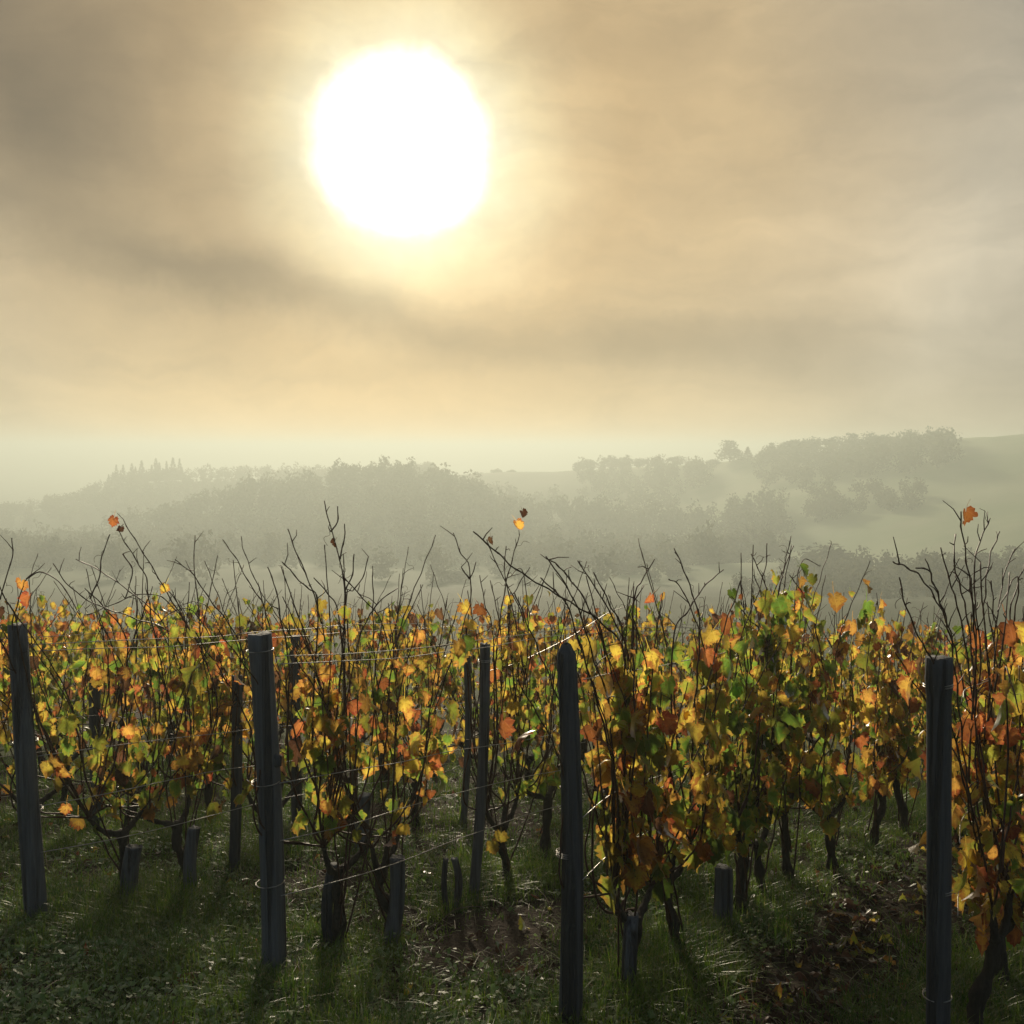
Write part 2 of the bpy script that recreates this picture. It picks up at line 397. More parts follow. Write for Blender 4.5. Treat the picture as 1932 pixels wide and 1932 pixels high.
def ground_sh(t):
    geo = t.n('ShaderNodeNewGeometry').outputs['Position']
    ga = t.n('ShaderNodeAttribute', attribute_name='grass').outputs['Fac']; fa = t.n('ShaderNodeAttribute', attribute_name='far').outputs['Fac']
    f, _ = t.noise(geo, 9., 6., .65); f2, _ = t.noise(geo, 60., 4., .6); f3, _ = t.noise(geo, 2.3, 4., .6); ff, _ = t.noise(geo, .03, 4., .6)
    soil = t.mix(f2, (.022, .015, .010), t.mix(f, (.055, .038, .026), (.085, .065, .045)))
    moss = t.mix(f2, (.020, .030, .008), (.060, .080, .020))
    c = t.mix(t.rng(t.m('ADD', ga, t.m('MULTIPLY', t.m('SUBTRACT', f3, .5), .9)), .3, .6), soil, moss)
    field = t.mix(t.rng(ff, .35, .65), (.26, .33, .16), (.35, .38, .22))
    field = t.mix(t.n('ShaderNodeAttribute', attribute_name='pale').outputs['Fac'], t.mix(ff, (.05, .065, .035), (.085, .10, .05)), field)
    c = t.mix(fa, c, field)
    return principled(t, c, .9, .08, t.m('ADD', f2, t.m('MULTIPLY', f, 2.)), .9, .02)
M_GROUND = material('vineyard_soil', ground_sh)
gm = mesh('ground', V, [Q, T], M_GROUND, attr={'grass': grs, 'far': np.clip((rad - 30) / 30, 0, 1), 'pale': np.clip((rad - 150) / 70, 0, 1) * (.35 + .65 * np.clip((azv - 3) / 5, 0, 1)) })  # pale: field colour; on the left valley floor it paints in pooled mist
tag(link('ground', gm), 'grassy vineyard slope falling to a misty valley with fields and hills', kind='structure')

# ------------------------------------------------------------------ posts, stakes
def post_mesh(name, base, top, r0, r1, seed, mat, round_top=False, head=1., rings=46, sides=20, rough=.06):
    """a weathered round post from base to top (local to base), buried a little"""
    rs = np.random.default_rng(seed); L = np.linalg.norm(top); d = top / L
    u_ = np.array([1., 0, 0]); u_ = u_ - d * (u_ @ d); u_ /= np.linalg.norm(u_); w_ = np.cross(d, u_)
    ts = np.concatenate([[-.12 / L], np.linspace(0, 1, rings)])
    lob = 1 + sum(rough * rs.uniform(.2, .8) * np.cos(k * (np.arange(sides) * 2 * math.pi / sides) + rs.uniform(0, 6)) for k in (2, 3, 5))
    cr = rs.integers(0, sides, 3)
    Vv = []; bend = rs.normal(size=2) * .012
    for k, t_ in enumerate(ts):
        r_ = r0 + (r1 - r0) * max(t_, 0)
        if head > 1 and t_ > .93: r_ *= head
        if round_top and t_ > .965: r_ *= math.sqrt(max(.05, 1 - ((t_ - .965) / .035) ** 2 * .75))
        c = d * L * t_ + (u_ * bend[0] + w_ * bend[1]) * math.sin(math.pi * max(t_, 0))
        for s_ in range(sides):
            a = s_ * 2 * math.pi / sides
            n_ = mnoise.noise(Vector((math.cos(a) * 1.5 + seed, math.sin(a) * 1.5, t_ * L * 4)))
            rad_ = r_ * lob[s_] * (1 + rough * .8 * n_)
            if s_ in cr: rad_ *= .90
            up = 0 if k < len(ts) - 1 else .012 * mnoise.noise(Vector((math.cos(a) * 2, math.sin(a) * 2, seed)))
            Vv.append(c + (u_ * math.cos(a) + w_ * math.sin(a)) * rad_ + d * up)
    m_ = MB(); n = len(ts)
    i = np.arange(n - 1)[:, None] * sides; j = np.arange(sides)[None]; j2 = (j + 1) % sides
    Qq = np.stack([i + j, i + j2, i + sides + j2, i + sides + j], -1).reshape(-1, 4)
    Vv.append(d * (L + (.012 if round_top else -.004))); Vv.append(d * -.12)
    c1, c0 = n * sides, n * sides + 1
    Tt = [(c1, (n - 1) * sides + k, (n - 1) * sides + (k + 1) % sides) for k in range(sides)] + [(c0, (k + 1) % sides, k) for k in range(sides)]
    m_.add(Vv, Qq, Tt)
    return m_.mesh(name, mat)
def at_depth(px, py, y):
    d = ray(px, py); return CAM + d * (y / d.y)
def ring_mesh(center, d, r, turns, pitch, wr, tail=None):
    P = []; d = np.asarray(d) / np.linalg.norm(d); u_ = np.array([1., 0, 0]); u_ = u_ - d * (u_ @ d); u_ /= np.linalg.norm(u_); w_ = np.cross(d, u_)
    for k in range(int(turns * 14) + 1):
        a = k / 14 * 2 * math.pi; P.append(center + (u_ * math.cos(a) + w_ * math.sin(a)) * r + d * pitch * k / 14)
    if tail is not None: P.append(P[-1] + np.asarray(tail) * .5); P.append(P[-1] + np.asarray(tail))
    m_ = MB(); m_.tube(P, wr, 5); return m_.mesh('wire_tie', M_WIRE)
POSTS = {}
def post(key, name, bpx, tpx, wpx, label, cat, seed, mat=None, round_top=False, taper=.96, head=1., ties=(), base=None, group=None, rough=.06):
    """base pixel, top pixel, width in picture units"""
    b = base if base is not None else ground_pt(*bpx)
    t_ = at_depth(tpx[0], tpx[1], b.y)
    top = np.array(t_ - b)
    r0 = wpx / 2 / FPX * b.y
    e_ = empty(name, b, label, cat, group)
    link('shaft', post_mesh('shaft', None, top, r0, r0 * taper, seed, mat or M_WOOD, round_top, head, rough=rough), e_)
    L = np.linalg.norm(top)
    for (fr, turns) in ties:
        rad_ = r0 * (1 + (taper - 1) * fr) * (1.10 + rough)
        link('wire_tie', ring_mesh(top * fr, top, rad_, turns, .007, .0022, (random.uniform(-.01, .02), -.02, .015)), e_)
    POSTS[key] = (b, top, r0); return e_
p1 = post('P1', 'wooden_post', (70, 1745), (33, 1178), 43, 'slim weathered end post leaning back, chipped flat top, beside the bright tall grass', 'post', 11, taper=.82, ties=((.38, 1.3), (.61, 1.3)), rough=.08, group='end posts of the vine rows')
p2 = post('P2', 'wooden_post', (517, 1842), (489, 1196), 48, 'thick weathered end post with flat sawn head and a dark knot on its side', 'post', 23, taper=.92, head=1.03, ties=((.27, 1.3), (.565, 1.6), (.95, 1.2)), group='end posts of the vine rows')
p3 = post('P3', 'wooden_post', (1076, 1946), (1068, 1217), 45, 'dark end post with a rounded top, no canes tied to it', 'post', 31, M_WOODDARK, True, .80, ties=((.455, 3.2),), group='end posts of the vine rows', rough=.04)
p4 = post('P4', 'wooden_post', (1768, 2035), (1770, 1240), 46, 'dark end post at the bare lane with wider head and glinting wire ties', 'post', 47, M_WOODDARK, False, 1.0, 1.12, ties=((.93, 2.4), (.45, 2.2), (.2, 1.5)), group='end posts of the vine rows', rough=.05)
# dark knot on the thick post
km = MB(); b, top, r0 = POSTS['P2']; kc = top * .635 + np.array([r0 * .98, -.01, 0])
for s_ in range(1): km.tube([kc + np.array([-.012, 0, -.022]), kc + np.array([.006, 0, -.014]), kc + np.array([.008, 0, .012]), kc + np.array([-.012, 0, .026])], [.010, .017, .016, .008], 8)
link('knot', km.mesh('knot', M_WOODDARK), p2)
post('I2', 'wooden_post', (893, 1695), (915, 1215), 21, 'thin straight post half hidden by orange leaves, second in its row', 'post', 53, taper=.95, ties=((.93, 2.),), group='line posts among the vines')
post('I1', 'wooden_post', None, (879, 1198), 14, 'slim grey post far in the leaves beside the straight thin post', 'post', 59, base=ground_pt(873, 1560), group='line posts among the vines')
post('I0', 'wooden_post', (441, 1640), (447, 1275), 21, 'narrow dark post just behind the thick flat-headed post', 'post', 61, M_WOODDARK, group='line posts among the vines')
post('I5', 'wooden_post', (186, 1560), (180, 1270), 22, 'dark post standing deep in the grass between two leafy rows', 'post', 67, M_WOODDARK, group='line posts among the vines')
post('I6', 'wooden_post', (562, 1570), (556, 1200), 22, 'short-headed post peeping out above the leaves beside the tall bare cane', 'post', 71, M_WOODDARK, group='line posts among the vines')
for (key, bp, tp, w, lab, mt) in [
    ('S1', (242, 1705), (252, 1598), 34, 'split grey stake with a cracked face, standing in tall grass', M_WOOD),
    ('S2', (738, 1768), (750, 1618), 33, 'thick leaning stake with a small side stub, by the lowest wire', M_WOOD),
    ('S3', (843, 1722), (841, 1620), 12, 'thinner one of two short twin stakes with cut tops', M_WOODDARK),
    ('S4', (857, 1718), (857, 1620), 15, 'broader one of two short twin stakes with cut tops', M_WOOD),
    ('S5', (1362, 1752), (1366, 1636), 36, 'stout pale stump of a post under hanging green leaves', M_WOOD),
    ('S6', (1410, 1712), (1412, 1620), 18, 'narrow stake beside the stout pale stump', M_WOOD),
    ('S7', (362, 1690), (366, 1562), 24, 'grey stake tight against a forked vine trunk', M_WOOD),
    ('S8', (622, 1790), (630, 1630), 24, 'dark stake amid the fan of canes by the thick post', M_WOODDARK),
    ('S9', (1190, 1885), (1192, 1725), 30, 'broad grey stake against the twisted trunk nearest the round-topped post', M_WOOD),
    ('S10', (686, 1612), (690, 1500), 30, 'grey stake in the second row of grass, under orange leaves', M_WOOD)]:
    post(key, 'vine_stake', bp, tp, w, lab, 'stake', hash(key) % 97 if 0 else sum(map(ord, key)), mt, taper=.93, rough=.10, group='short stakes beside the vines')

# ------------------------------------------------------------------ leaf meshes
OUT = [(.0, .08), (.08, -.14), (.26, -.25), (.36, -.15), (.52, -.10), (.46, .10), (.60, .17), (.60, .27), (.72, .40), (.54, .47), (.40, .48), (.47, .66), (.30, .70), (.24, .82), (.11, .82), (0., 1.0)]
def leaf_geo(seed, curl=.3):
    rs = np.random.default_rng(seed)
    right = [(x * rs.uniform(.86, 1.12), y + rs.normal() * .025) for x, y in OUT]
    left = [(-x * rs.uniform(.86, 1.12), y + rs.normal() * .025) for x, y in OUT[1:-1]]
    outl = np.array(right + left[::-1])
    inner = outl * np.array([.5, .5]) + np.array([0, .16])
    P2 = np.vstack([outl, inner, [[0, .28]]]); n = len(outl)
    fold, droop, wav = rs.uniform(.1, .35) * (1 if curl < .5 else 1.8), curl * rs.uniform(.5, 1.2), rs.uniform(.07, .16)
    x, y = P2[:, 0], P2[:, 1]
    z = fold * np.abs(x) - droop * y * np.abs(y) - curl * 1.1 * x * x + wav * np.sin(x * 9 + rs.uniform(0, 6)) * np.cos(y * 8 + rs.uniform(0, 6))
    cx_ = rs.uniform(.8, 2.3) + 3.2 * max(curl - .4, 0); cy_ = rs.uniform(.1, 1.5) + 1.5 * max(curl - .4, 0); sg = rs.choice((-1, 1))
    z = z * .5 - sg * (1 - np.cos(x * cx_)) / cx_ - (1 - np.cos((y - .2) * cy_)) / (cy_ if abs(cy_) > .05 else 1.); x = np.sin(x * cx_) / cx_
    V = np.stack([x, y, z], -1)
    Q = [(k, (k + 1) % n, n + (k + 1) % n, n + k) for k in range(n)]
    T = [(2 * n, n + k, n + (k + 1) % n) for k in range(n)]
    # the stalk, from the notch back
    k0 = len(V)
    st_ = np.array([[-.018, .04, 0.01], [.018, .04, 0.01], [.014, -.40, .12], [-.014, -.40, .12], [.012, -.80, .34], [-.012, -.80, .34]])
    V = np.vstack([V, st_]); Q = Q + [(k0, k0 + 1, k0 + 2, k0 + 3), (k0 + 3, k0 + 2, k0 + 4, k0 + 5)]
    return V, np.array(Q), np.array(T), np.vstack([P2, np.zeros((6, 2)) + [0, .3]])
LG = [leaf_geo(100 + k, (.18, .3, .45, .35)[k % 4]) for k in range(6)] + [leaf_geo(200 + k, .85) for k in range(3)]
LM = [[mesh('leaf', V, [Q, T], LEAF[c], U) for (V, Q, T, U) in LG] for c in range(7)]

def leaf_matrix(tip_dir, normal, s, loc):
    y = Vector(tip_dir).normalized(); z = Vector(normal); z = (z - y * z.dot(y)).normalized(); x = y.cross(z)
    return Matrix(((x.x * s, y.x * s, z.x * s, loc[0]), (x.y * s, y.y * s, z.y * s, loc[1]), (x.z * s, y.z * s, z.z * s, loc[2]), (0, 0, 0, 1)))

PAL = {  # weights for green, olive, yellow, orange, rust, brown
    'mixed': (.27, .33, .20, .09, .06, .05), 'green': (.50, .32, .11, .04, .02, .01), 'gold': (.17, .33, .31, .10, .05, .04), 'flame': (.18, .26, .28, .17, .08, .03), 'rust': (.14, .20, .26, .24, .12, .04)}
def pick_color(pal, hfrac):
    w = np.array(PAL[pal])
    if hfrac > .75: w = w * np.array([.5, .75, 1., 1.4, 1.6, 1.6])
    w = w / w.sum(); return int(rng.choice(6, p=w))

# ------------------------------------------------------------------ the grapevines
SKYCANES = [  # bare canes that reach above the leaves (picture track, tip first)
    [(22, 1015), (24, 1045), (14, 1082), (0, 1130), (-10, 1180)], [(-8, 1090), (10, 1130), (30, 1165), (40, 1230)], [(70, 1080), (48, 1095), (34, 1140), (26, 1200)], [(150, 1160), (128, 1120), (105, 1092), (75, 1080), (50, 1092)],
    [(100, 1063), (130, 1105), (180, 1140), (250, 1165), (330, 1200), (360, 1290)], [(143, 1055), (190, 1078), (250, 1120), (300, 1165), (335, 1240), (370, 1420)],
    [(207, 1008), (192, 1050), (188, 1085), (170, 1130)], [(222, 998), (246, 1040), (275, 1090), (284, 1160), (305, 1260)], [(238, 992), (262, 1030), (287, 1070), (322, 1130), (375, 1220), (410, 1330)],
    [(368, 1010), (366, 1070), (374, 1140), (380, 1220)], [(330, 1055), (365, 1085), (395, 1130), (440, 1190), (462, 1260)], [(420, 1018), (446, 1055), (470, 1100), (500, 1150), (510, 1240)], [(455, 1012), (461, 1042), (480, 1092), (495, 1140)],
    [(300, 1100), (330, 1130), (352, 1190)], [(160, 1110), (200, 1150), (240, 1220)], [(236, 1130), (250, 1080), (232, 1045)],
    [(543, 998), (560, 1045), (580, 1090), (600, 1150), (622, 1260), (634, 1400)], [(532, 1060), (560, 1090), (582, 1112), (600, 1150)], [(505, 1070), (520, 1110), (530, 1170), (545, 1260)],
    [(612, 945), (618, 975), (630, 1015), (640, 1055), (648, 1090), (650, 1160), (640, 1300), (622, 1500)], [(637, 955), (636, 985), (624, 1003)], [(650, 988), (649, 1020), (641, 1055)], [(695, 1050), (686, 1085), (666, 1115), (652, 1135)],
    [(668, 1045), (664, 1085), (652, 1112)], [(592, 1090), (618, 1120), (640, 1170)], [(750, 1110), (716, 1135), (690, 1175), (672, 1230)], [(648, 1088), (690, 1135), (718, 1170), (740, 1250), (762, 1350), (775, 1450)],
    [(600, 1200), (560, 1240), (540, 1300), (560, 1400), (600, 1500)], [(855, 1005), (868, 1040), (885, 1070), (888, 1130), (880, 1210)], [(898, 1060), (893, 1078), (886, 1092)], [(870, 1070), (886, 1092)],
    [(893, 1003), (930, 1035), (975, 1075), (1040, 1115), (1090, 1145), (1140, 1180), (1180, 1250)], [(980, 1010), (968, 1050), (955, 1100), (942, 1180), (935, 1260)], [(918, 1018), (935, 1060), (960, 1110), (985, 1160), (1000, 1240)],
    [(1000, 1070), (975, 1110), (958, 1160)], [(955, 1030), (952, 1080), (962, 1130), (975, 1190)], [(925, 1095), (935, 1140), (945, 1200)], [(905, 1085), (915, 1140), (930, 1200)],
    [(1030, 1050), (1065, 1100), (1095, 1160), (1122, 1250), (1150, 1340)], [(1048, 1062), (1085, 1105), (1112, 1150), (1140, 1230)], [(1090, 1058), (1130, 1120), (1160, 1175), (1185, 1260)], [(1020, 1090), (1050, 1120), (1080, 1170)],
    [(1235, 1055), (1212, 1095), (1195, 1150)], [(1120, 1080), (1150, 1140), (1175, 1210)], [(1272, 1035), (1290, 1075), (1303, 1112), (1320, 1190)], [(1365, 1075), (1330, 1105), (1300, 1150), (1270, 1210)],
    [(1262, 1093), (1282, 1105), (1300, 1140), (1325, 1210), (1340, 1300)], [(1417, 1045), (1436, 1085), (1455, 1135), (1462, 1200)], [(1447, 1025), (1445, 1065), (1430, 1120), (1402, 1190), (1390, 1260)], [(1497, 1030), (1476, 1080), (1456, 1130), (1440, 1200)],
    [(1380, 1125), (1410, 1165), (1440, 1215)], [(1422, 1085), (1440, 1130), (1450, 1180)], [(1490, 1085), (1520, 1130), (1540, 1190)], [(1215, 1105), (1190, 1150), (1180, 1220)],
    [(1685, 1060), (1730, 1082), (1765, 1130), (1792, 1190), (1815, 1280)], [(1728, 1072), (1750, 1075), (1765, 1110), (1785, 1170), (1800, 1250)], [(1697, 1090), (1708, 1140), (1735, 1205), (1770, 1280)], [(1775, 1033), (1790, 1090), (1808, 1150), (1825, 1240)],
    [(1803, 1008), (1800, 1060), (1815, 1120), (1830, 1200)], [(1813, 965), (1816, 1005), (1824, 1060), (1834, 1130), (1840, 1220)], [(1868, 978), (1846, 1030), (1838, 1080), (1842, 1160), (1850, 1260)], [(1886, 1003), (1868, 1050), (1860, 1110), (1858, 1190)],
    [(1915, 1035), (1896, 1080), (1884, 1150), (1876, 1230)], [(1832, 1090), (1836, 1150), (1842, 1230)], [(1905, 1080), (1900, 1140), (1890, 1230)], [(1850, 1060), (1852, 1120), (1860, 1200)], [(1935, 1060), (1915, 1120), (1905, 1200)], [(1870, 1095), (1874, 1150), (1880, 1220)]]
TIPLEAVES = [(215, 985, 4, .07), (228, 1002, 5, .06), (975, 993, 3, .085), (986, 972, 5, .07), (926, 1020, 5, .05), (1822, 978, 4, .085), (632, 1025, 5, .055), (312, 1112, 2, .07), (40, 1108, 3, .09), (55, 1135, 4, .10), (1400, 1128, 4, .05), (1228, 1132, 4, .06), (1252, 1130, 3, .055), (1510, 1100, 3, .075), (1535, 1095, 1, .08), (1500, 1125, 2, .07), (960, 1135, 2, .08), (1010, 1150, 5, .06),
             (945, 1585, 2, .10), (928, 1600, 2, .10), (360, 1450, 3, .11), (345, 1440, 2, .10), (372, 1435, 3, .09), (762, 1570, 2, .10), (1818, 1675, 1, .10), (1735, 1600, 3, .12), (1325, 1610, 4, .11), (875, 1150, 2, .10), (905, 1155, 4, .10), (885, 1185, 2, .09), (655, 1160, 1, .09), (630, 1540, 2, .08), (618, 1525, 3, .08), (100, 1445, 3, .11), (118, 1460, 3, .10), (240, 1385, 3, .10), (262, 1400, 2, .09)]
def row_of_px(px): return 1 if px < 470 else 2 if px < 1045 else 3 if px < 1655 else 4
def on_row(px, py, n, off=0.):
    d = ray(px, py); o = ENDS[n] + NRM * off
    k = (Vector((o.x, o.y, 0)) - Vector((0, 0, 0))).dot(NRM) / Vector((d.x, d.y, 0)).dot(NRM)
    return CAM + d * k
def along(p, n): return (Vector((p.x, p.y, 0)) - Vector((ENDS[n].x, ENDS[n].y, 0))).dot(ROWDIR)

VINES = {n: [] for n in range(-5, 7)}
ROWT = {1: [.43, .78, 1.35, 1.95, 2.5], 2: [.34, .63, 1.5, 1.86, 2.45], 3: [.36, .80, 1.42, 1.75, 2.1, 2.5], 4: [.38, .95, 1.5]}
for n in range(-5, 7):
    ts = list(ROWT.get(n, [.4]))
    while True:
        t_ = ts[-1] + random.uniform(.55, .75)
        p = ENDS[n] + ROWDIR * t_
        if p.y > 12.2: break
        ts.append(t_)
    for t_ in ts:
        p = ENDS[n] + ROWDIR * t_ + NRM * random.uniform(-.04, .04)
        if n >= 5 and p.x > .62 * p.y + .8: continue
        if abs(p.x) > .53 * p.y + 1.3: continue
        VINES[n].append((t_, Vector((p.x, p.y, gz(p.x, p.y)))))
ORD = ['first', 'second', 'third', 'fourth', 'fifth', 'sixth', 'seventh', 'eighth']
ROWNAME = {1: 'the slim leaning end post', 2: 'the thick flat-headed end post', 3: 'the round-topped end post', 4: 'the end post with glinting wire ties'}
ROWPAL = {1: ['mixed', 'flame', 'rust', 'mixed', 'gold'], 2: ['mixed', 'flame', 'mixed', 'green', 'mixed'], 3: ['flame', 'gold', 'green', 'green', 'green', 'gold'], 4: ['rust', 'gold', 'flame', 'gold']}
PALWORD = {'gold': 'mostly yellow and gold leaves', 'mixed': 'green, yellow and orange leaves', 'flame': 'yellow and orange leaves', 'green': 'mostly green leaves', 'rust': 'many orange and rust leaves'}
vine_of = {}
for n in range(-5, 7):
    for k, (t_, loc) in enumerate(VINES[n]):
        pal = ROWPAL.get(n, ['mixed', 'gold', 'flame', 'green', 'mixed'])[k % len(ROWPAL.get(n, [0] * 5))]
        if n in ROWNAME and k < (6 if n != 4 else 3):
            lab = f'{ORD[k]} grapevine behind {ROWNAME[n]}, {PALWORD[pal]}'
            grp = f'grapevines of the row behind {ROWNAME[n]}'
        elif n in ROWNAME:
            lab = f'autumn grapevine deep in the row of {ROWNAME[n]}'; grp = f'deep grapevines of the row behind {ROWNAME[n]}'
        else:
            lab = 'autumn grapevine in the tangled rows far from the end posts'; grp = 'grapevines of the far tangled rows'
        vine_of[n, k] = dict(loc=loc, t=t_, pal=pal, obj=empty('grapevine', loc, lab, 'grapevine', grp), nodes=[])

def cane_points(P, step=.02, wob=.004):
    C = curve_through(P, step); n = len(C)
    L = np.concatenate([[0], np.cumsum(np.linalg.norm(np.diff(C, axis=0), axis=1))])
    ph = rng.uniform(0, 6); zig = ((L / .075 + ph) % 2 - 1); zig = np.abs(zig) * 2 - 1
    ax = rng.normal(size=3); ax /= np.linalg.norm(ax)
    fade = np.minimum(1, np.minimum(L, L[-1] - L) / .05)[:, None]
    C = C + zig[:, None] * ax * wob * fade
    return C, L
def add_cane(v, P, r0, r1, leaf_lo=None, leaf_hi=None, leaf_p=.0, spurs=0.):
    """one cane, P root first; leaves are noted at its nodes"""
    C, L = cane_points(P)
    f = L / max(L[-1], 1e-6); rad_ = r0 + (r1 - r0) * f
    node = np.abs(((L / .075) % 1) - .5) > .42
    rad_ = rad_ * np.where(node, 1.35, 1.)
    m_ = MB(); loc = np.array(v['loc'])
    m_.tube(C - loc, rad_, 5)
    last = -1
    for k in range(len(C)):
        c_ = int(L[k] / .075)
        if c_ == last: continue
        last = c_
        h = C[k][2] - v['loc'].z
        if spurs and h > .7 and rng.random() < spurs:
            dd = rng.normal(size=3); dd[2] = abs(dd[2]) + .4; dd /= np.linalg.norm(dd); l_ = rng.uniform(.02, .09)
            m_.tube(np.array([C[k], C[k] + dd * l_ * .5, C[k] + dd * l_ + rng.normal(size=3) * .008]) - loc, [r1 * 1.0, r1 * .8, r1 * .5], 4)
        if spurs > .1 and h > 1.2 and rng.random() < .10:      # a tendril
            d0 = rng.normal(size=3); d0 /= np.linalg.norm(d0); d1 = np.cross(d0, [0.3, .2, 1.]); d1 /= np.linalg.norm(d1); tt = np.linspace(0, 1, 14); r0_ = rng.uniform(.008, .018)
            m_.tube(C[k] - loc + d0 * (tt * .07)[:, None] + d1 * (r0_ * np.sin(tt * 9) * tt)[:, None] + np.cross(d0, d1) * (r0_ * (1 - np.cos(tt * 9)) * tt)[:, None], .0009, 4, False)
        if leaf_p and leaf_lo < h < leaf_hi and rng.random() < leaf_p: v['nodes'].append((C[k], h))
    link('cane', m_.mesh('cane', M_CANE), v['obj'])

# trunks
for (n, k), v in vine_of.items():
    loc = v['loc']; m_ = MB()
    hgt = random.uniform(.28, .42); lean = Vector((random.uniform(-.06, .06), random.uniform(-.04, .04), 0))
    z0 = np.array([0, 0, -.06]); heads = []
    P = [z0, np.array([lean.x * .2, lean.y * .2, hgt * .35]) + rng.normal(size=3) * .012, np.array([lean.x * .7, lean.y, hgt * .7]) + rng.normal(size=3) * .014, np.array([lean.x, lean.y, hgt])]
    C = curve_through(P, .025); f = np.linspace(0, 1, len(C))
    rad_ = (.029 - .008 * f + .010 * np.exp(-f * 9)) * (1 + .18 * np.sin(f * 17 + random.uniform(0, 6))) * random.uniform(.85, 1.15); rad_[-3:] *= 1.25
    m_.tube(C, rad_, 10, jitter=.10)
    for a in range(random.choice((2, 2, 3))):
        sgn = (1, -1, .3)[a]; d = ROWDIR * sgn * random.uniform(.10, .20) + NRM * random.uniform(-.06, .06)
        e_ = np.array([lean.x + d.x, lean.y + d.y, hgt + random.uniform(.05, .14)])
        mid = np.array([lean.x + d.x * .6, lean.y + d.y * .6, hgt + .02])
        A = curve_through([C[-2], mid, e_], .02); fa = np.linspace(0, 1, len(A))
        m_.tube(A, (.018 - .008 * fa) * (1 + .15 * np.sin(fa * 20)), 8, jitter=.09); heads.append(e_ + np.array(loc))
    link('trunk', m_.mesh('trunk', M_BARK), v['obj']); v['heads'] = heads

# canes that rise above the leaves, each on the vine it grows from
def nearest_vine(n, p, back=0.):
    t_ = along(p, n); return min(((kk, v) for (nn, kk), v in vine_of.items() if nn == n), key=lambda q_: abs(q_[1]['t'] - t_))[1]
for tr in SKYCANES:
    n = row_of_px(tr[-1][0]) if tr[-1][1] > 1160 else row_of_px(tr[0][0])
    if tr[0][0] < 490 and tr[-1][0] < 520: n = 1
    off = random.uniform(-.05, .05)
    P = [np.array(on_row(px, py, n, off + random.uniform(-.015, .015))) for px, py in tr][::-1]
    v = nearest_vine(n, Vector(P[0]))
    hd = min(v['heads'], key=lambda q_: np.linalg.norm(q_ - P[0]))
    zlow = P[0][2] - v['loc'].z
    long_ = tr[-1][1] > 1130
    if long_ and zlow > .6:
        mid = hd * .5 + P[0] * .5 + np.array([0, 0, -.05]) + rng.normal(size=3) * np.array([.05, .05, .02])
        P = [hd, mid] + P
    add_cane(v, P, (.0052 if long_ else .0036) * (.8 if n == 4 else 1) * random.uniform(.8, 1.15), .0022, .55, 1.35, .5 if long_ else 0, .55 if long_ else .2)

for (n, k), v in vine_of.items():
    near = v['loc'].y < 7.2
    loc = v['loc']
    cnt = random.randint(8, 10) if n in (1, 2, 3, 4) else random.randint(6, 8)
    for c_ in range(cnt):
        hd = v['heads'][c_ % len(v['heads'])]
        top_h = random.uniform(1.22, 1.56) if random.random() < .66 else random.uniform(1.5, 1.76)
        if n >= 3 and random.random() < .4: top_h -= .1
        if n == 3 and .9 < v['t'] < 2.4: top_h += .14
        if n == 3 and v['t'] > 2.6: top_h = min(top_h, 1.52)
        if v['loc'].y > 8: top_h = min(top_h, 1.55)
        sway = ROWDIR * random.uniform(-.75, .75) + NRM * random.uniform(-.17, .17)
        p0 = Vector(hd); p3 = Vector((loc.x + sway.x, loc.y + sway.y, loc.z + top_h))
        p1_ = p0 + Vector((sway.x * .5, sway.y * .5, random.uniform(.12, .25))) + Vector(rng.normal(size=3) * .02)
        p2_ = p0.lerp(p3, .62) + Vector(rng.normal(size=3) * .028)
        P = [p0, p1_, p2_, p3]
        if random.random() < .07: P.append(p3 + Vector((sway.x * .5 + random.uniform(-.1, .1), sway.y * .5, random.uniform(-.12, .05))))
        dens = {1: .62, 2: .62, 3: .85, 4: .9}.get(n, .8)
        add_cane(v, [np.array(q_) for q_ in P], .0046, .0020, (.50 if n not in (3, 4) else .40 if n == 4 else .56 if v['t'] < .6 else .47), random.uniform(1.34, 1.50) + (.17 if n == 3 and .9 < v['t'] < 2.4 else .14 if n == 4 else 0), dens, .12 if near else 0)
for (n, k), v in vine_of.items():
    if not (n in (0, 1, 2, 3) and v['loc'].y < 8): continue
    for _ in range(random.randint(3, 5)):
        a = v['loc'] + Vector((random.uniform(-.03, .03), random.uniform(-.03, .03), random.uniform(.02, .22))); d = ROWDIR * random.uniform(-.3, .3) + NRM * random.uniform(-.1, .1); h = random.uniform(.75, 1.2)
        P = [a, a + d * .45 + Vector((0, 0, h * .28)), a + d * .85 + Vector((0, 0, h * .6)), a + d + Vector((random.uniform(-.04, .04), 0, h))]
        add_cane(v, [np.array(q_) for q_ in P], .0044, .0022, .6, 1.3, .3)
# one loose arching cane bundle low on the trunk nearest the round-topped post
v = vine_of[3, 0]
for dx in (0, 26, 46, 66):
    tr = [(1200, 1715), (1150 + dx * .35, 1722 - dx * .1), (1122 + dx, 1680 - dx * .2), (1118 + dx, 1560), (1130 + dx, 1480)]
    add_cane(v, [np.array(on_row(px, py, 3, random.uniform(-.03, .03))) for px, py in tr], .0058, .0035)

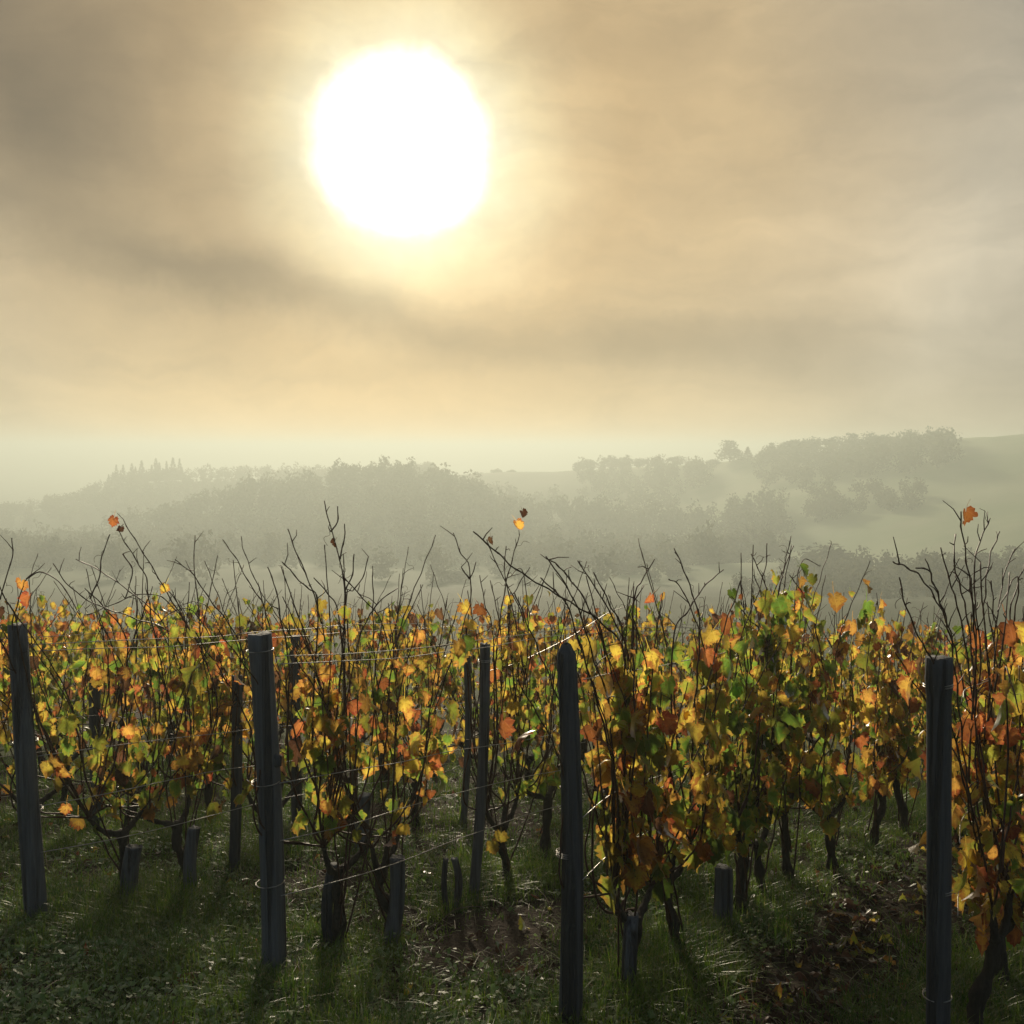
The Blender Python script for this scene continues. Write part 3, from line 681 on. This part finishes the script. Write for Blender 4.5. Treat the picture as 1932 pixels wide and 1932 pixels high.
# leaves
def leaf_on(v, pos, s, cidx, var):
    """orientation of a hanging leaf: tip down and outwards, blade roughly facing the open side"""
    out = NRM * random.choice((-1, 1)) * random.uniform(.2, 1.) + ROWDIR * random.uniform(-.8, .8)
    tip = Vector((out.x * .55, out.y * .55, -random.uniform(.35, 1.3)))
    nrm = Vector((out.x, out.y, random.uniform(.1, .9))) + Vector(rng.normal(size=3) * .45)
    stem_end = Vector(pos)
    M = leaf_matrix(tip, nrm, s, (0, 0, 0))
    back = M @ Vector((0, -.80, .34))
    M.translation = stem_end - back
    return M
nleaf = 0
def project(p):
    d = Vector(p) - CAM; f = d.y * math.cos(PITCH) - d.z * math.sin(PITCH); up = d.y * math.sin(PITCH) + d.z * math.cos(PITCH)
    return CX + FPX * d.x / f, CY - FPX * up / f
SHAFTS = []
for key in ('P1', 'P2', 'P3', 'P4', 'I2'):
    b, top, r0 = POSTS[key]; SHAFTS.append((project(b), project(b + Vector(top)), r0 / b.y * FPX, b.y))
def hides_post(p):
    """no leaf hangs before the clear face of an end post"""
    if p[1] > 5.2: return False
    px, py = project(p)
    for (bx, by), (tx, ty), w, yd in SHAFTS:
        if p[1] < yd + .2 and ty - 10 < py < by + 20:
            c = tx + (bx - tx) * (py - ty) / (by - ty)
            if abs(px - c) < w + 34: return True
    return False
for (n, k), v in vine_of.items():
    near = v['loc'].y < 9.0
    limit = {1: 190, 2: 185, 3: 185 if v['t'] < .6 else 265, 4: 240}.get(n, 165)
    nodes = v['nodes']; random.shuffle(nodes)
    out = []
    while len(nodes) and len(out) < limit:
        for (p, h) in nodes:
            if len(out) >= limit: break
            if len(out) >= 4.0 * len(nodes): break
            out.append((p, h))
        if len(out) >= 4.0 * len(nodes) or len(out) >= limit: break
    far_parts = []
    for (p, h) in out:
        hf = (h - .4) / .95
        if hides_post(p): continue
        if n in (1, 2) and mnoise.noise(Vector((p[0] * 4.2, p[1] * 4.2, p[2] * 4.2))) < -.16: continue
        if mnoise.noise(Vector((p[0] * 5.5 + 7, p[1] * 5.5, p[2] * 5.5))) < -.3: continue
        c = pick_color(v['pal'], hf)
        s = .030 + .060 * random.betavariate(1.6, 1.6); s *= 1.1 if n >= 3 else 1.0
        var = random.randrange(6) if c < 5 and random.random() < .8 else 6 + random.randrange(3)
        M = leaf_on(v, p + rng.normal(size=3) * np.array([.04, .04, .03]), s, c, var)
        if near:
            o = bpy.data.objects.new('leaf', LM[c][var]); COL.objects.link(o); o.parent = v['obj']
            M.translation = M.translation - v['loc']; o.matrix_local = M; nleaf += 1
        else: far_parts.append((M, c, var))
    if far_parts:
        Vs, Qs, Ts, Us, mq, mt = [], [], [], [], [], []; off = 0
        for (M, c, var) in far_parts:
            gV, gQ, gT, gU = LG[var]; A = np.array(M)
            Vs.append(gV @ A[:3, :3].T + A[:3, 3] - np.array(v['loc'])); Qs.append(gQ + off); Ts.append(gT + off); Us.append(gU)
            mq += [c] * len(gQ); mt += [c] * len(gT); off += len(gV)
        me = mesh('foliage', np.concatenate(Vs), [np.concatenate(Qs), np.concatenate(Ts)], LEAF, np.concatenate(Us), mq + mt)
        tag(link('foliage', me, v['obj']), kind='stuff')
# single leaves the picture shows on the bare tips and hanging low
for (px, py, c, s) in TIPLEAVES:
    n = row_of_px(px)
    if px > 1700 and py > 1580 and px < 1760: n = 4
    p = on_row(px, py, n, random.uniform(.10, .17) if py > 1180 else random.uniform(-.02, .04)); v = nearest_vine(n, p)
    o = bpy.data.objects.new('leaf', LM[c][random.randrange(6) if c < 5 else 6]); COL.objects.link(o); o.parent = v['obj']
    if (px, py) == (1735, 1600): p = at_depth(1738, 1600, ENDS[4].y + .12); v = vine_of[4, 0]
    s *= .66
    M = leaf_matrix((random.uniform(-.6, .6), random.uniform(-.5, .5), -1), (random.uniform(-1, 1), -1, random.uniform(-.2, .6)), s, p - v['loc'] + Vector((0, 0, s * .45)))
    o.matrix_local = M

# ------------------------------------------------------------------ trellis wires
WH = [(.36, 'lowest'), (.57, 'second lowest'), (.78, 'middle'), (1.27, 'top'), (1.305, 'upper of the doubled top')]
for n in (0, 1, 2, 3, 4):
    for (h, word) in WH:
        if n in (0, 3, 4) and word.startswith('upper') or n in (3, 4) and word == 'lowest': continue
        P = []; t_ = 0.
        while True:
            p = ENDS[n] + ROWDIR * t_ + NRM * (.05 + {1: .10, 2: .09, 3: -.09, 4: -.09}.get(n, 0.) * min(1, t_ / .4))
            if p.y > 12: break
            sag = -.018 * math.sin(t_ * 2.1 + h * 5) + random.uniform(-.006, .006)
            P.append((p.x, p.y, float(G(p.x, p.y)) + h + sag)); t_ += .3
        m_ = MB(); m_.tube(curve_through(P, .1), .0019, 5)
        wname = 'lowest' if n in (3, 4) and word.startswith('second') else word
        nm = ROWNAME.get(n, 'the leafy row beyond the slim leaning post')
        tag(link('trellis_wire', m_.mesh('trellis_wire', M_WIRE)), f'{wname} trellis wire running back from {nm}' if n in ROWNAME else f'{word} trellis wire in {nm}', 'wire', 'trellis wires along the rows')
# the loose wire that rises from the straight thin post to the canes
tr = [(912, 1268), (960, 1256), (1010, 1235), (1070, 1205), (1110, 1180), (1150, 1155), (1195, 1140)]
m_ = MB(); m_.tube(curve_through([np.array(on_row(px, py, 2, -.03 - .012 * k)) for k, (px, py) in enumerate(tr)], .03), .0022, 5)
tag(link('loose_wire', m_.mesh('loose_wire', M_WIRE)), 'slack pale wire rising from the straight thin post into bare canes', 'wire')

# ------------------------------------------------------------------ grass, weeds, litter
def blade_sh(t, a, b, c):
    geo = t.n('ShaderNodeNewGeometry').outputs['Position']
    f, _ = t.noise(geo, 3., 3., .6); g, _ = t.noise(geo, 55., 2., .5)
    h, _ = t.noise(geo, 14., 3., .6); col = t.mix(t.rng(t.m('ADD', t.m('MULTIPLY', f, .5), t.m('MULTIPLY', h, .5)), .38, .62), a, b); col = t.mix(t.rng(g, .54, .68), col, c)
    df = t.n('ShaderNodeBsdfDiffuse'); t.link(col, df.inputs[0]); tr_ = t.n('ShaderNodeBsdfTranslucent'); t.link(col, tr_.inputs[0])
    mx = t.n('ShaderNodeMixShader'); mx.inputs[0].default_value = .5; t.link(df.outputs[0], mx.inputs[1]); t.link(tr_.outputs[0], mx.inputs[2])
    gl = t.n('ShaderNodeBsdfGlossy'); gl.inputs['Roughness'].default_value = .42
    fr = t.n('ShaderNodeFresnel'); fr.inputs[0].default_value = 1.4
    m2 = t.n('ShaderNodeMixShader'); t.link(t.m('MULTIPLY', fr.outputs[0], .08), m2.inputs[0]); t.link(mx.outputs[0], m2.inputs[1]); t.link(gl.outputs[0], m2.inputs[2])
    return m2.outputs[0]
M_GRASS = material('grass_blades', lambda t: blade_sh(t, (.035, .10, .012), (.16, .26, .025), (.28, .25, .10)))
M_WEED = material('weed_leaves', lambda t: blade_sh(t, (.13, .23, .07), (.23, .33, .13), (.44, .49, .34)))

def scatter(n, y0, y1):
    """points on the vineyard floor in view, nearer ones more often"""
    y = y0 * (y1 / y0) ** rng.random(n); x = rng.uniform(-.56, .56, n) * y + rng.normal(size=n) * .1
    return x, y
def blades(x, y, hgt, spread, width):
    n = len(x); z = G(x, y) + bumps(x, y) - .01
    a = rng.uniform(0, 2 * math.pi, n); lean = np.abs(rng.normal(size=n)) * spread + .08
    side = np.stack([-np.sin(a), np.cos(a), np.zeros(n)], -1); fw = np.stack([np.cos(a), np.sin(a), np.zeros(n)], -1)
    B = np.stack([x, y, z], -1); up = np.array([0, 0, 1.])
    def pt(f): return B + up * (hgt * (f - .35 * lean * f * f))[:, None] + fw * (hgt * lean * f * f)[:, None]
    w = width[:, None] * .5
    V = np.stack([pt(0.) - side * w, pt(0.) + side * w, pt(.45) - side * w * .85, pt(.45) + side * w * .85, pt(.8) - side * w * .5, pt(.8) + side * w * .5, pt(1.)], 1).reshape(-1, 3)
    k = np.arange(n)[:, None] * 7
    Q = np.concatenate([k + [0, 1, 3, 2], k + [2, 3, 5, 4]]); T = k + [4, 5, 6]
    return V, Q, T
Vs, Qs, Ts, off = [], [], [], 0
cx, cyy = scatter(11000, 2.9, 9.5)
keep = rng.random(len(cx)) < grassy(cx, cyy) ** 1.3 * 1.15
cx, cyy = cx[keep], cyy[keep]
feet = [b for b, _, _ in POSTS.values()] + [v['loc'] for v in vine_of.values() if v['loc'].y < 9]
fx = np.repeat([p.x for p in feet], 9) + rng.normal(size=9 * len(feet)) * .09; fy = np.repeat([p.y for p in feet], 9) + rng.normal(size=9 * len(feet)) * .09
cx, cyy = np.concatenate([cx, fx]), np.concatenate([cyy, fy]); NFEET = len(fx)
for lo in range(0, len(cx), 500):
    x0, y0 = cx[lo:lo + 500], cyy[lo:lo + 500]
    m_ = 17
    sz = np.clip(.05 + .06 * rng.random(len(x0)) + .36 * np.maximum(fbm(x0 * 1.7, y0 * 1.7 + 40, 3), 0) + .03 * grassy(x0, y0), .03, .26)
    x = np.repeat(x0, m_) + rng.normal(size=len(x0) * m_) * .032; y = np.repeat(y0, m_) + rng.normal(size=len(x0) * m_) * .032
    h = np.repeat(sz, m_) * rng.uniform(.5, 1.25, len(x))
    V_, Q_, T_ = blades(x, y, h, .75, rng.uniform(.0022, .0046, len(x)) * (1 + y * .06))
    Vs.append(V_); Qs.append(Q_ + off); Ts.append(T_ + off); off += len(V_)
# short turf and moss, also on the worn lane
x0, y0 = scatter(9000, 2.9, 9.); kp = rng.random(len(x0)) < .35 + .6 * np.clip(.5 + 2.2 * fbm(x0 * 2.6, y0 * 2.6 + 9, 3), 0, 1); x0, y0 = x0[kp], y0[kp]; m_ = 9
x = np.repeat(x0, m_) + rng.normal(size=len(x0) * m_) * .022; y = np.repeat(y0, m_) + rng.normal(size=len(x0) * m_) * .022
V_, Q_, T_ = blades(x, y, rng.uniform(.012, .045, len(x)), 1.3, rng.uniform(.003, .006, len(x)) * (1 + y * .06)); Vs.append(V_); Qs.append(Q_ + off); Ts.append(T_ + off); off += len(V_)
tag(link('grass', mesh('grass', np.concatenate(Vs), [np.concatenate(Qs), np.concatenate(Ts)], M_GRASS)), 'rough dewy grass growing between the vine rows', kind='stuff')
# small-leaved weeds
n = 90000; x, y = scatter(n, 2.9, 7.)
g = grassy(x, y); patch = fbm(x * 1.1 + 30, y * 1.1, 3)
rowf, al = row_coord(x, y)
want = np.clip(.2 + 1.6 * patch + np.clip(-al + .1, 0, 1) * 1.1 + np.clip(2.1 - rowf, 0, 1) * np.clip(.5 - al, 0, 1), 0.02, 1) * np.clip(g + .2, 0, 1)
kp = rng.random(n) < want; x, y = x[kp], y[kp]; n = len(x)
z = G(x, y) + bumps(x, y) + rng.uniform(.005, .06, n)
a = rng.uniform(0, 6.283, n); s = rng.uniform(.008, .020, n); tilt = rng.normal(size=(n, 2)) * .5
fw = np.stack([np.cos(a), np.sin(a), tilt[:, 0]], -1); sd = np.stack([-np.sin(a), np.cos(a), tilt[:, 1]], -1)
B = np.stack([x, y, z], -1)
V = np.stack([B - fw * s[:, None], B + sd * (s * .55)[:, None] + [0, 0, .002], B + fw * s[:, None], B - sd * (s * .55)[:, None] + [0, 0, .002]], 1).reshape(-1, 3)
tag(link('weeds', mesh('weeds', V, (np.arange(n)[:, None] * 4 + [0, 1, 2, 3]), M_WEED)), 'low carpet of small-leaved weeds in the grass', kind='stuff')
# leaf litter, most of it on the bare lane
n = 8000; x, y = scatter(n, 2.9, 9.); rowf, al = row_coord(x, y)
want = np.clip(1 - np.abs(rowf - 3.5) / .55, 0, 1) * .75 + .10 + .35 * np.maximum(fbm(x * 2, y * 2), 0)
kp = rng.random(n) < want; x, y = x[kp], y[kp]
Vs, Qs, Ts, Us, mq, mt, off = [], [], [], [], [], [], 0
for (px_, py_) in zip(x, y):
    var = 6 + random.randrange(3) if random.random() < .6 else random.randrange(6)
    gV, gQ, gT, gU = LG[var]; s = random.uniform(.02, .058); c = random.choices((1, 2, 3, 4, 5, 6), (1.2, .4, .4, .5, 4, 10))[0]
    M = leaf_matrix((random.uniform(-1, 1), random.uniform(-1, 1), random.uniform(-.35, .35)), (random.uniform(-.5, .5), random.uniform(-.5, .5), random.choice((1, 1, -1))), s, (0, 0, 0))
    A = np.array(M)[:3, :3]; Lv = gV[:-6] @ A.T
    gq = gQ[:-2]; zz = gz(px_, py_)
    Vs.append(Lv + [px_, py_, zz + .006 - .5 * Lv[:, 2].min()]); Qs.append(gq + off); Ts.append(gT + off); Us.append(gU[:-6]); off += len(Lv)
    mq += [c] * len(gq); mt += [c] * len(gT)
tag(link('fallen_leaves', mesh('fallen_leaves', np.concatenate(Vs), [np.concatenate(Qs), np.concatenate(Ts)], LEAF, np.concatenate(Us), mq + mt)), 'brown leaf litter strewn over the soil of the lane', kind='stuff')
for (px, py, c, s, lab) in [(1590, 1705, 4, .11, 'large rust-red fallen leaf on the dark soil of the lane'), (1395, 1728, 4, .09, 'red fallen leaf by the stout pale stump'), (1308, 1822, 4, .10, 'rust fallen leaf at the foot of the second trunk, catching light'), (1570, 1740, 3, .10, 'orange curled leaf lying in the middle of the lane'), (1240, 1775, 0, .10, 'bright green fallen leaf beside the broad grey stake'), (365, 1858, 4, .08, 'small red fallen leaf in the grass before the weeds')]:
    p = ground_pt(px, py)
    o = link('fallen_leaf', LM[c][random.randrange(6)]); o.matrix_world = leaf_matrix((random.uniform(-1, 1), -.6, .1), (random.uniform(-.3, .3), -.35, 1), s, p + Vector((0, 0, .03)))
    tag(o, lab, 'leaf', 'single leaves fallen on the ground')
# dead stalks and twigs on the ground
m_ = MB()
for k in range(1100):
    y = 2.9 * (8.5 / 2.9) ** random.random(); x = random.uniform(-.55, .55) * y; a = random.uniform(0, 6.28); l_ = random.uniform(.05, .22)
    z = gz(x, y) + .012; d = np.array([math.cos(a), math.sin(a), random.uniform(-.05, .3)]) * l_
    p = np.array([x, y, z]); m_.tube([p, p + d * .5 + [0, 0, random.uniform(-.004, .02)], p + d], [.0022, .002, .0012], 4, False)
def straw_sh(t):
    f, _ = t.noise(t.n('ShaderNodeNewGeometry').outputs['Position'], 6., 2.); return principled(t, t.mix(f, (.05, .032, .02), (.24, .19, .11)), .5, .5)
tag(link('dead_twigs', m_.mesh('dead_twigs', material('dead_straw', straw_sh))), 'dry straw and twigs littering the ground', kind='stuff')

# ------------------------------------------------------------------ far trees and woods
def crown_sh(t, a, b):
    geo = t.n('ShaderNodeNewGeometry').outputs['Position']; f, _ = t.noise(geo, .12, 3., .6); g, _ = t.noise(geo, 1.4, 3., .6)
    col = t.mix(t.rng(f, .3, .7), a, b); col = t.mix(t.m('MULTIPLY', g, .5), col, tuple(x * .6 for x in a))
    df = t.n('ShaderNodeBsdfDiffuse'); t.link(col, df.inputs[0]); tr_ = t.n('ShaderNodeBsdfTranslucent'); t.link(col, tr_.inputs[0])
    mx = t.n('ShaderNodeMixShader'); mx.inputs[0].default_value = .4; t.link(df.outputs[0], mx.inputs[1]); t.link(tr_.outputs[0], mx.inputs[2]); return mx.outputs[0]
M_CROWN = material('tree_leaves', lambda t: crown_sh(t, (.085, .10, .058), (.14, .13, .07)))
M_TRUNK = material('tree_bark', lambda t: principled(t, t.mix(t.noise(t.n('ShaderNodeTexCoord').outputs['Object'], 5.)[0], (.04, .033, .026), (.09, .075, .06)), .9, .2))
def crown_geo(kind, nq, rs, leaf=.075):
    """unit tree (height 1, width about .8): leaf clumps as small quads"""
    if kind == 'cone':
        h = rs.random(nq) ** 1.3; rad_ = .24 * (1 - h) * np.sqrt(rs.uniform(.35, 1, nq)) * (1 + .25 * np.sin(h * 40)); a = rs.uniform(0, 6.283, nq)
        P = np.stack([rad_ * np.cos(a), rad_ * np.sin(a), .06 + .94 * h], -1)
    else:
        nb = 20; c = rs.normal(size=(nb, 3)); c /= np.linalg.norm(c, axis=1)[:, None]; c *= rs.uniform(.45, 1, (nb, 1))
        tall = {'round': .55, 'oak': .40, 'tall': .48}[kind]; wid = {'round': .34, 'oak': .46, 'tall': .24}[kind]
        c = c * [wid * .72, wid * .72, tall * .72] + [0, 0, max(.92 - tall, .44)]
        br = rs.uniform(.12, .20, nb); i_ = rs.integers(0, nb, nq); d = rs.normal(size=(nq, 3)); d /= np.linalg.norm(d, axis=1)[:, None]
        P = c[i_] + d * (br[i_] * rs.uniform(.55, 1.12, nq))[:, None]
    s = leaf * rs.uniform(.5, 1.2, nq); t1 = rs.normal(size=(nq, 3)); t1 /= np.linalg.norm(t1, axis=1)[:, None]
    t2 = rs.normal(size=(nq, 3)); t2 -= t1 * (t1 * t2).sum(1)[:, None]; t2 /= np.linalg.norm(t2, axis=1)[:, None]
    V = np.stack([P - t1 * s[:, None], P + t2 * (s * .6)[:, None], P + t1 * s[:, None], P - t2 * (s * .6)[:, None]], 1).reshape(-1, 3)
    return V
def trunk_geo(rs, kind):
    m_ = MB(); hh = .9 if kind == 'cone' else .6
    m_.tube(curve_through([np.array([0, 0, -.05]), np.array([.01, 0, .2]), np.array([rs.normal() * .02, 0, hh])], .08), np.linspace(.03, .008, 12)[:len(curve_through([np.array([0, 0, -.05]), np.array([.01, 0, .2]), np.array([0, 0, hh])], .08))] if 0 else .018, 6)
    if kind != 'cone':
        for k in range(5):
            a = rs.uniform(0, 6.28); z0 = rs.uniform(.22, .5); d = np.array([math.cos(a) * .2, math.sin(a) * .2, .25])
            m_.tube([np.array([0, 0, z0]), np.array([0, 0, z0]) + d * .5 + [0, 0, -.02], np.array([0, 0, z0]) + d], [.012, .008, .004], 5)
    return m_
TREES = {}
for kind in ('round', 'oak', 'tall', 'cone'):
    for k in range(3):
        rs = np.random.default_rng(sum(map(ord, kind)) + k)
        Vc = crown_geo(kind, 1100 if kind != 'cone' else 600, rs, .048)
        TREES[kind, k] = (mesh('crown', Vc, np.arange(len(Vc)).reshape(-1, 4), M_CROWN, smooth=False), trunk_geo(rs, kind).mesh('trunk', M_TRUNK))
def tree(px, top_py, r, wpx, kind, label, group, bot_py=None):
    d = ray(px, 900); a = math.atan2(d.x, d.y); x, y = r * math.sin(a), r * math.cos(a); z = float(G(x, y)) - .3
    topz = CAMZ + r * math.tan(R(az_el(px, top_py)[1])); h = max(topz - z, 3.)
    w = wpx / FPX * r / {'round': .80, 'oak': .98, 'tall': .48, 'cone': .46}[kind]
    root = empty('conifer' if kind == 'cone' else 'tree', (x, y, z), label, 'tree', group)
    cm, tm = TREES[kind, random.randrange(3)]; rz = random.uniform(0, 6.28)
    for nm, me in (('crown', cm), ('trunk', tm)):
        o = link(nm, me, root); o.scale = (w, w, h); o.rotation_euler = (0, 0, rz)
    return root
g1 = 'trees along the ridge of the far slope'
for (px, tp, w, kd, lab) in [
    (1088, 872, 30, 'round', 'small round tree at the edge of the bare hilltop field'), (1118, 862, 44, 'oak', 'broad low tree, first clump on the ridge past the field'), (1162, 852, 50, 'round', 'highest round tree of the low ridge clump'),
    (1205, 860, 44, 'oak', 'spreading tree after the highest of the low ridge clump'), (1245, 872, 36, 'round', 'low tree in the dip of the ridge'), (1278, 856, 46, 'oak', 'thin open-crowned tree in the dip of the ridge'),
    (1312, 867, 36, 'round', 'small tree before the big round ridge tree'), (1345, 866, 26, 'tall', 'slim tree tight against the big round ridge tree'), (1376, 829, 56, 'round', 'big round tree standing alone on the ridge'),
    (1410, 843, 26, 'cone', 'pointed conifer beside the big round ridge tree'), (1440, 850, 40, 'round', 'low tree at the start of the long ridge wood'), (1466, 835, 46, 'round', 'second tree of the long ridge wood'), (1497, 821, 46, 'tall', 'first tall tree of the long ridge wood'),
    (1532, 818, 50, 'round', 'wide tree in the middle of the long ridge wood'), (1570, 817, 50, 'oak', 'flat-topped tree of the long ridge wood'), (1606, 816, 46, 'round', 'tree just before the twin pines on the ridge'), (1640, 809, 34, 'tall', 'taller of the twin pines on the ridge'), (1660, 812, 28, 'tall', 'lower of the twin pines on the ridge'),
    (1691, 822, 34, 'cone', 'pointed conifer after the twin pines on the ridge'), (1726, 821, 40, 'round', 'round tree near the end of the ridge wood'), (1760, 819, 44, 'oak', 'broad tree near the bare end of the ridge'), (1790, 823, 26, 'round', 'last small tree before the bare end of the ridge'),
    (902, 887, 24, 'round', 'tiny tree on the skyline beside the wooded hill'), (935, 882, 30, 'oak', 'tiny spreading tree on the skyline field'), (966, 884, 24, 'round', 'tiny round tree on the skyline, nearest the bare field')]:
    D, _ = R1.at(az_el(px, 850)[0]); tree(px, tp, float(D) - (4 if px > 1000 else -15), w, kd, lab, g1)
g2 = 'trees standing in the misty valley'
for (px, tp, r, w, kd, lab) in [
    (1022, 1016, 215, 92, 'oak', 'first of two rounded valley trees close together above the vines'), (1112, 1020, 212, 105, 'oak', 'broader of two rounded valley trees close together above the vines'),
    (1450, 1000, 222, 62, 'round', 'valley tree beside the leafless tree'), (1395, 1000, 228, 70, 'oak', 'low spreading valley tree before the leafless tree'), (1340, 1030, 205, 70, 'round', 'faint round valley tree above the vines'), (1500, 1050, 190, 60, 'round', 'lower round tree beside the tall pointed valley tree'),
    (1562, 1014, 190, 84, 'tall', 'tall pointed valley tree dark against the pale field'), (1620, 1060, 180, 70, 'round', 'bushy tree sloping down from the tall pointed valley tree'), (1680, 1078, 172, 70, 'oak', 'low bushy tree under the pale field'), (1738, 1056, 172, 60, 'round', 'rounded tree under the pale field, between bare canes'),
    (1800, 1070, 168, 70, 'oak', 'dark spreading tree behind the tall bare canes'), (1858, 1040, 168, 84, 'round', 'large dark tree behind the tall bare canes'), (1925, 1050, 168, 70, 'round', 'dark tree at the edge behind the tall bare canes'), (1270, 1060, 185, 80, 'oak', 'low valley tree half hidden by crossing canes'),
    (1190, 1070, 190, 70, 'round', 'small valley tree beside the two rounded ones'), (950, 1060, 190, 70, 'oak', 'faint low valley tree behind the heart-shaped leaf'), (860, 1075, 180, 80, 'round', 'faint valley tree behind the single thin cane')]:
    tree(px, tp, r, w, kd, lab, g2)
# the leafless tree
d = ray(1428, 900); a = math.atan2(d.x, d.y); r = 226; x, y = r * math.sin(a), r * math.cos(a); z = float(G(x, y)) - .3
root = empty('bare_tree', (x, y, z), 'leafless tree with spreading branches rising among the valley trees', 'tree', g2)
m_ = MB(); H = CAMZ + r * math.tan(R(az_el(1428, 985)[1])) - z
m_.tube(curve_through([np.array([0, 0, -.3]), np.array([.1, 0, H * .4]), np.array([0., 0, H * .72])], .6), .22, 7)
link('trunk', m_.mesh('trunk', M_TRUNK), root)
for k in range(9):
    m_ = MB(); a = k * .7 + random.uniform(-.2, .2); z0 = H * random.uniform(.45, .7); dd = np.array([math.cos(a), math.sin(a), random.uniform(.5, 1.1)]) * H * .34
    p = np.array([0, 0, z0]); B_ = curve_through([p, p + dd * .5 + rng.normal(size=3) * .2, p + dd], .3); m_.tube(B_, np.linspace(.12, .03, len(B_)), 5)
    for q_ in range(7):
        s0 = B_[random.randrange(len(B_) // 3, len(B_))]; d2 = dd * .4 + rng.normal(size=3) * H * .09; m_.tube([s0, s0 + d2 * .5, s0 + d2], [.05, .035, .015], 4)
    link('branch', m_.mesh('branch', M_TRUNK), root)

def wood(name, label, pts, kinds, leafn=130, hmin=6.5, hmax=10.5):
    Vs = []
    lib = [crown_geo(kd, int(leafn * 1.7), np.random.default_rng(900 + q_), .064) for q_, kd in enumerate(kinds * 3)]
    for (x, y, sc) in pts:
        g_ = lib[random.randrange(len(lib))]; a = random.uniform(0, 6.28); c, s_ = math.cos(a), math.sin(a); h = random.uniform(hmin, hmax) * sc; w = h * random.uniform(.8, 1.15)
        Vs.append(np.stack([(g_[:, 0] * c - g_[:, 1] * s_) * w + x, (g_[:, 0] * s_ + g_[:, 1] * c) * w + y, g_[:, 2] * h + float(G(x, y)) - .6], -1))
    V = np.concatenate(Vs)
    tag(link(name, mesh(name, V, np.arange(len(V)).reshape(-1, 4), M_CROWN, smooth=False)), label, kind='stuff')
def polar_pts(ridge, px0, px1, r0, r1, spacing, keep=1., rel=True):
    out = []; a0, a1 = az_el(px0, 900)[0], az_el(px1, 900)[0]; Dm = float(ridge.D.mean())
    n = int((a1 - a0) * math.pi / 180 * Dm * abs(r1 - r0) / spacing ** 2)
    for _ in range(n):
        a = random.uniform(a0, a1); D = float(ridge.at(a)[0]); r = (D if rel else 0) + random.uniform(r0, r1)
        if random.random() > keep: continue
        out.append((r * math.sin(R(a)), r * math.cos(R(a)), 1.))
    return out
def crest_pts(ridge, px0, px1, step, jit=3.):
    out = []; a, a1 = az_el(px0, 900)[0], az_el(px1, 900)[0]
    while a < a1:
        D = float(ridge.at(a)[0]) + random.uniform(-jit, jit); out.append((D * math.sin(R(a)), D * math.cos(R(a)), random.uniform(.75, 1.15))); a += math.degrees(step / D) * random.uniform(.6, 1.4)
    return out
wood('wood', 'misty wood covering the round hill in the middle', polar_pts(R2, -150, 1480, -88, 4, 6.0) + polar_pts(R2, -150, 1480, -112, -86, 7.0, .45) + polar_pts(R2, -150, 1400, -150, -110, 9.0, .16) + crest_pts(R2, -150, 1480, 3.2), ['round', 'oak', 'round', 'tall'])
wood('wood', 'pale wood on the farther hill beyond the round one', polar_pts(R3, -150, 820, -70, 4, 6.5) + crest_pts(R3, -150, 820, 3.5), ['round', 'tall', 'oak'], 110, 6, 9)
wood('wood', 'spiky conifers on the crest of the farther hill', crest_pts(R3, 205, 345, 1.7), ['cone'], 160, 6, 10.5)
wood('wood', 'wood under the skyline of the far slope', polar_pts(R1, 1080, 1340, -60, -6, 6.0, .8) + polar_pts(R1, 1430, 1790, -62, -5, 5.5), ['round', 'oak', 'tall'], 130, 6, 9)
wood('wood', 'dark copse on the pale slope below the ridge', polar_pts(R1, 1520, 1745, -112, -84, 5.5), ['round', 'oak'], 130, 5, 7.5)
wood('wood', 'dim trees scattered on the low slope between the hills', polar_pts(R1, 900, 1300, -150, -60, 10., .7), ['round', 'oak'], 130, 6, 9)
wood('wood', 'dark thicket just beyond the foot of the vineyard', polar_pts(R1, 1380, 2120, 132, 168, 6.2, .6, rel=False), ['round', 'oak', 'tall'], 130, 1.8, 5.6)
wood('wood', 'dark tree belt along the valley bottom', polar_pts(R1, 1500, 2080, 158, 192, 6.0, .75, rel=False), ['round', 'oak'], 150, 4.5, 7)

# ------------------------------------------------------------------ haze
zmin = -43.
bpy.context.view_layer.update()
zmax = max((o.matrix_world @ Vector(c)).z for o in bpy.data.objects if o.type == 'MESH' for c in o.bound_box) + .3
print('ZMAX', zmax)
hm = bpy.data.materials.new('haze'); hm.use_nodes = True
t = NT(hm.node_tree); pv = t.n('ShaderNodeVolumePrincipled'); pv.inputs['Color'].default_value = (*HAZE_COLOR, 1); pv.inputs['Density'].default_value = HAZE_DENSITY; pv.inputs['Anisotropy'].default_value = HAZE_ANISO
o_ = t.n('ShaderNodeOutputMaterial'); t.link(pv.outputs[0], o_.inputs['Volume'])
hx = 2700.
bv = np.array([(-hx, -hx, zmin), (hx, -hx, zmin), (hx, hx, zmin), (-hx, hx, zmin), (-hx, -hx, zmax), (hx, -hx, zmax), (hx, hx, zmax), (-hx, hx, zmax)])
tag(link('haze', mesh('haze', bv, np.array([(3, 2, 1, 0), (4, 5, 6, 7), (0, 1, 5, 4), (1, 2, 6, 5), (2, 3, 7, 6), (3, 0, 4, 7)]), hm, smooth=False)), 'thin morning mist filling the valley', kind='stuff')
print('LEAVES', nleaf, 'VINES', len(vine_of), 'OBJECTS', len(bpy.data.objects), 'TRIS', sum(len(me.loops) - 2 * len(me.polygons) for me in bpy.data.meshes))
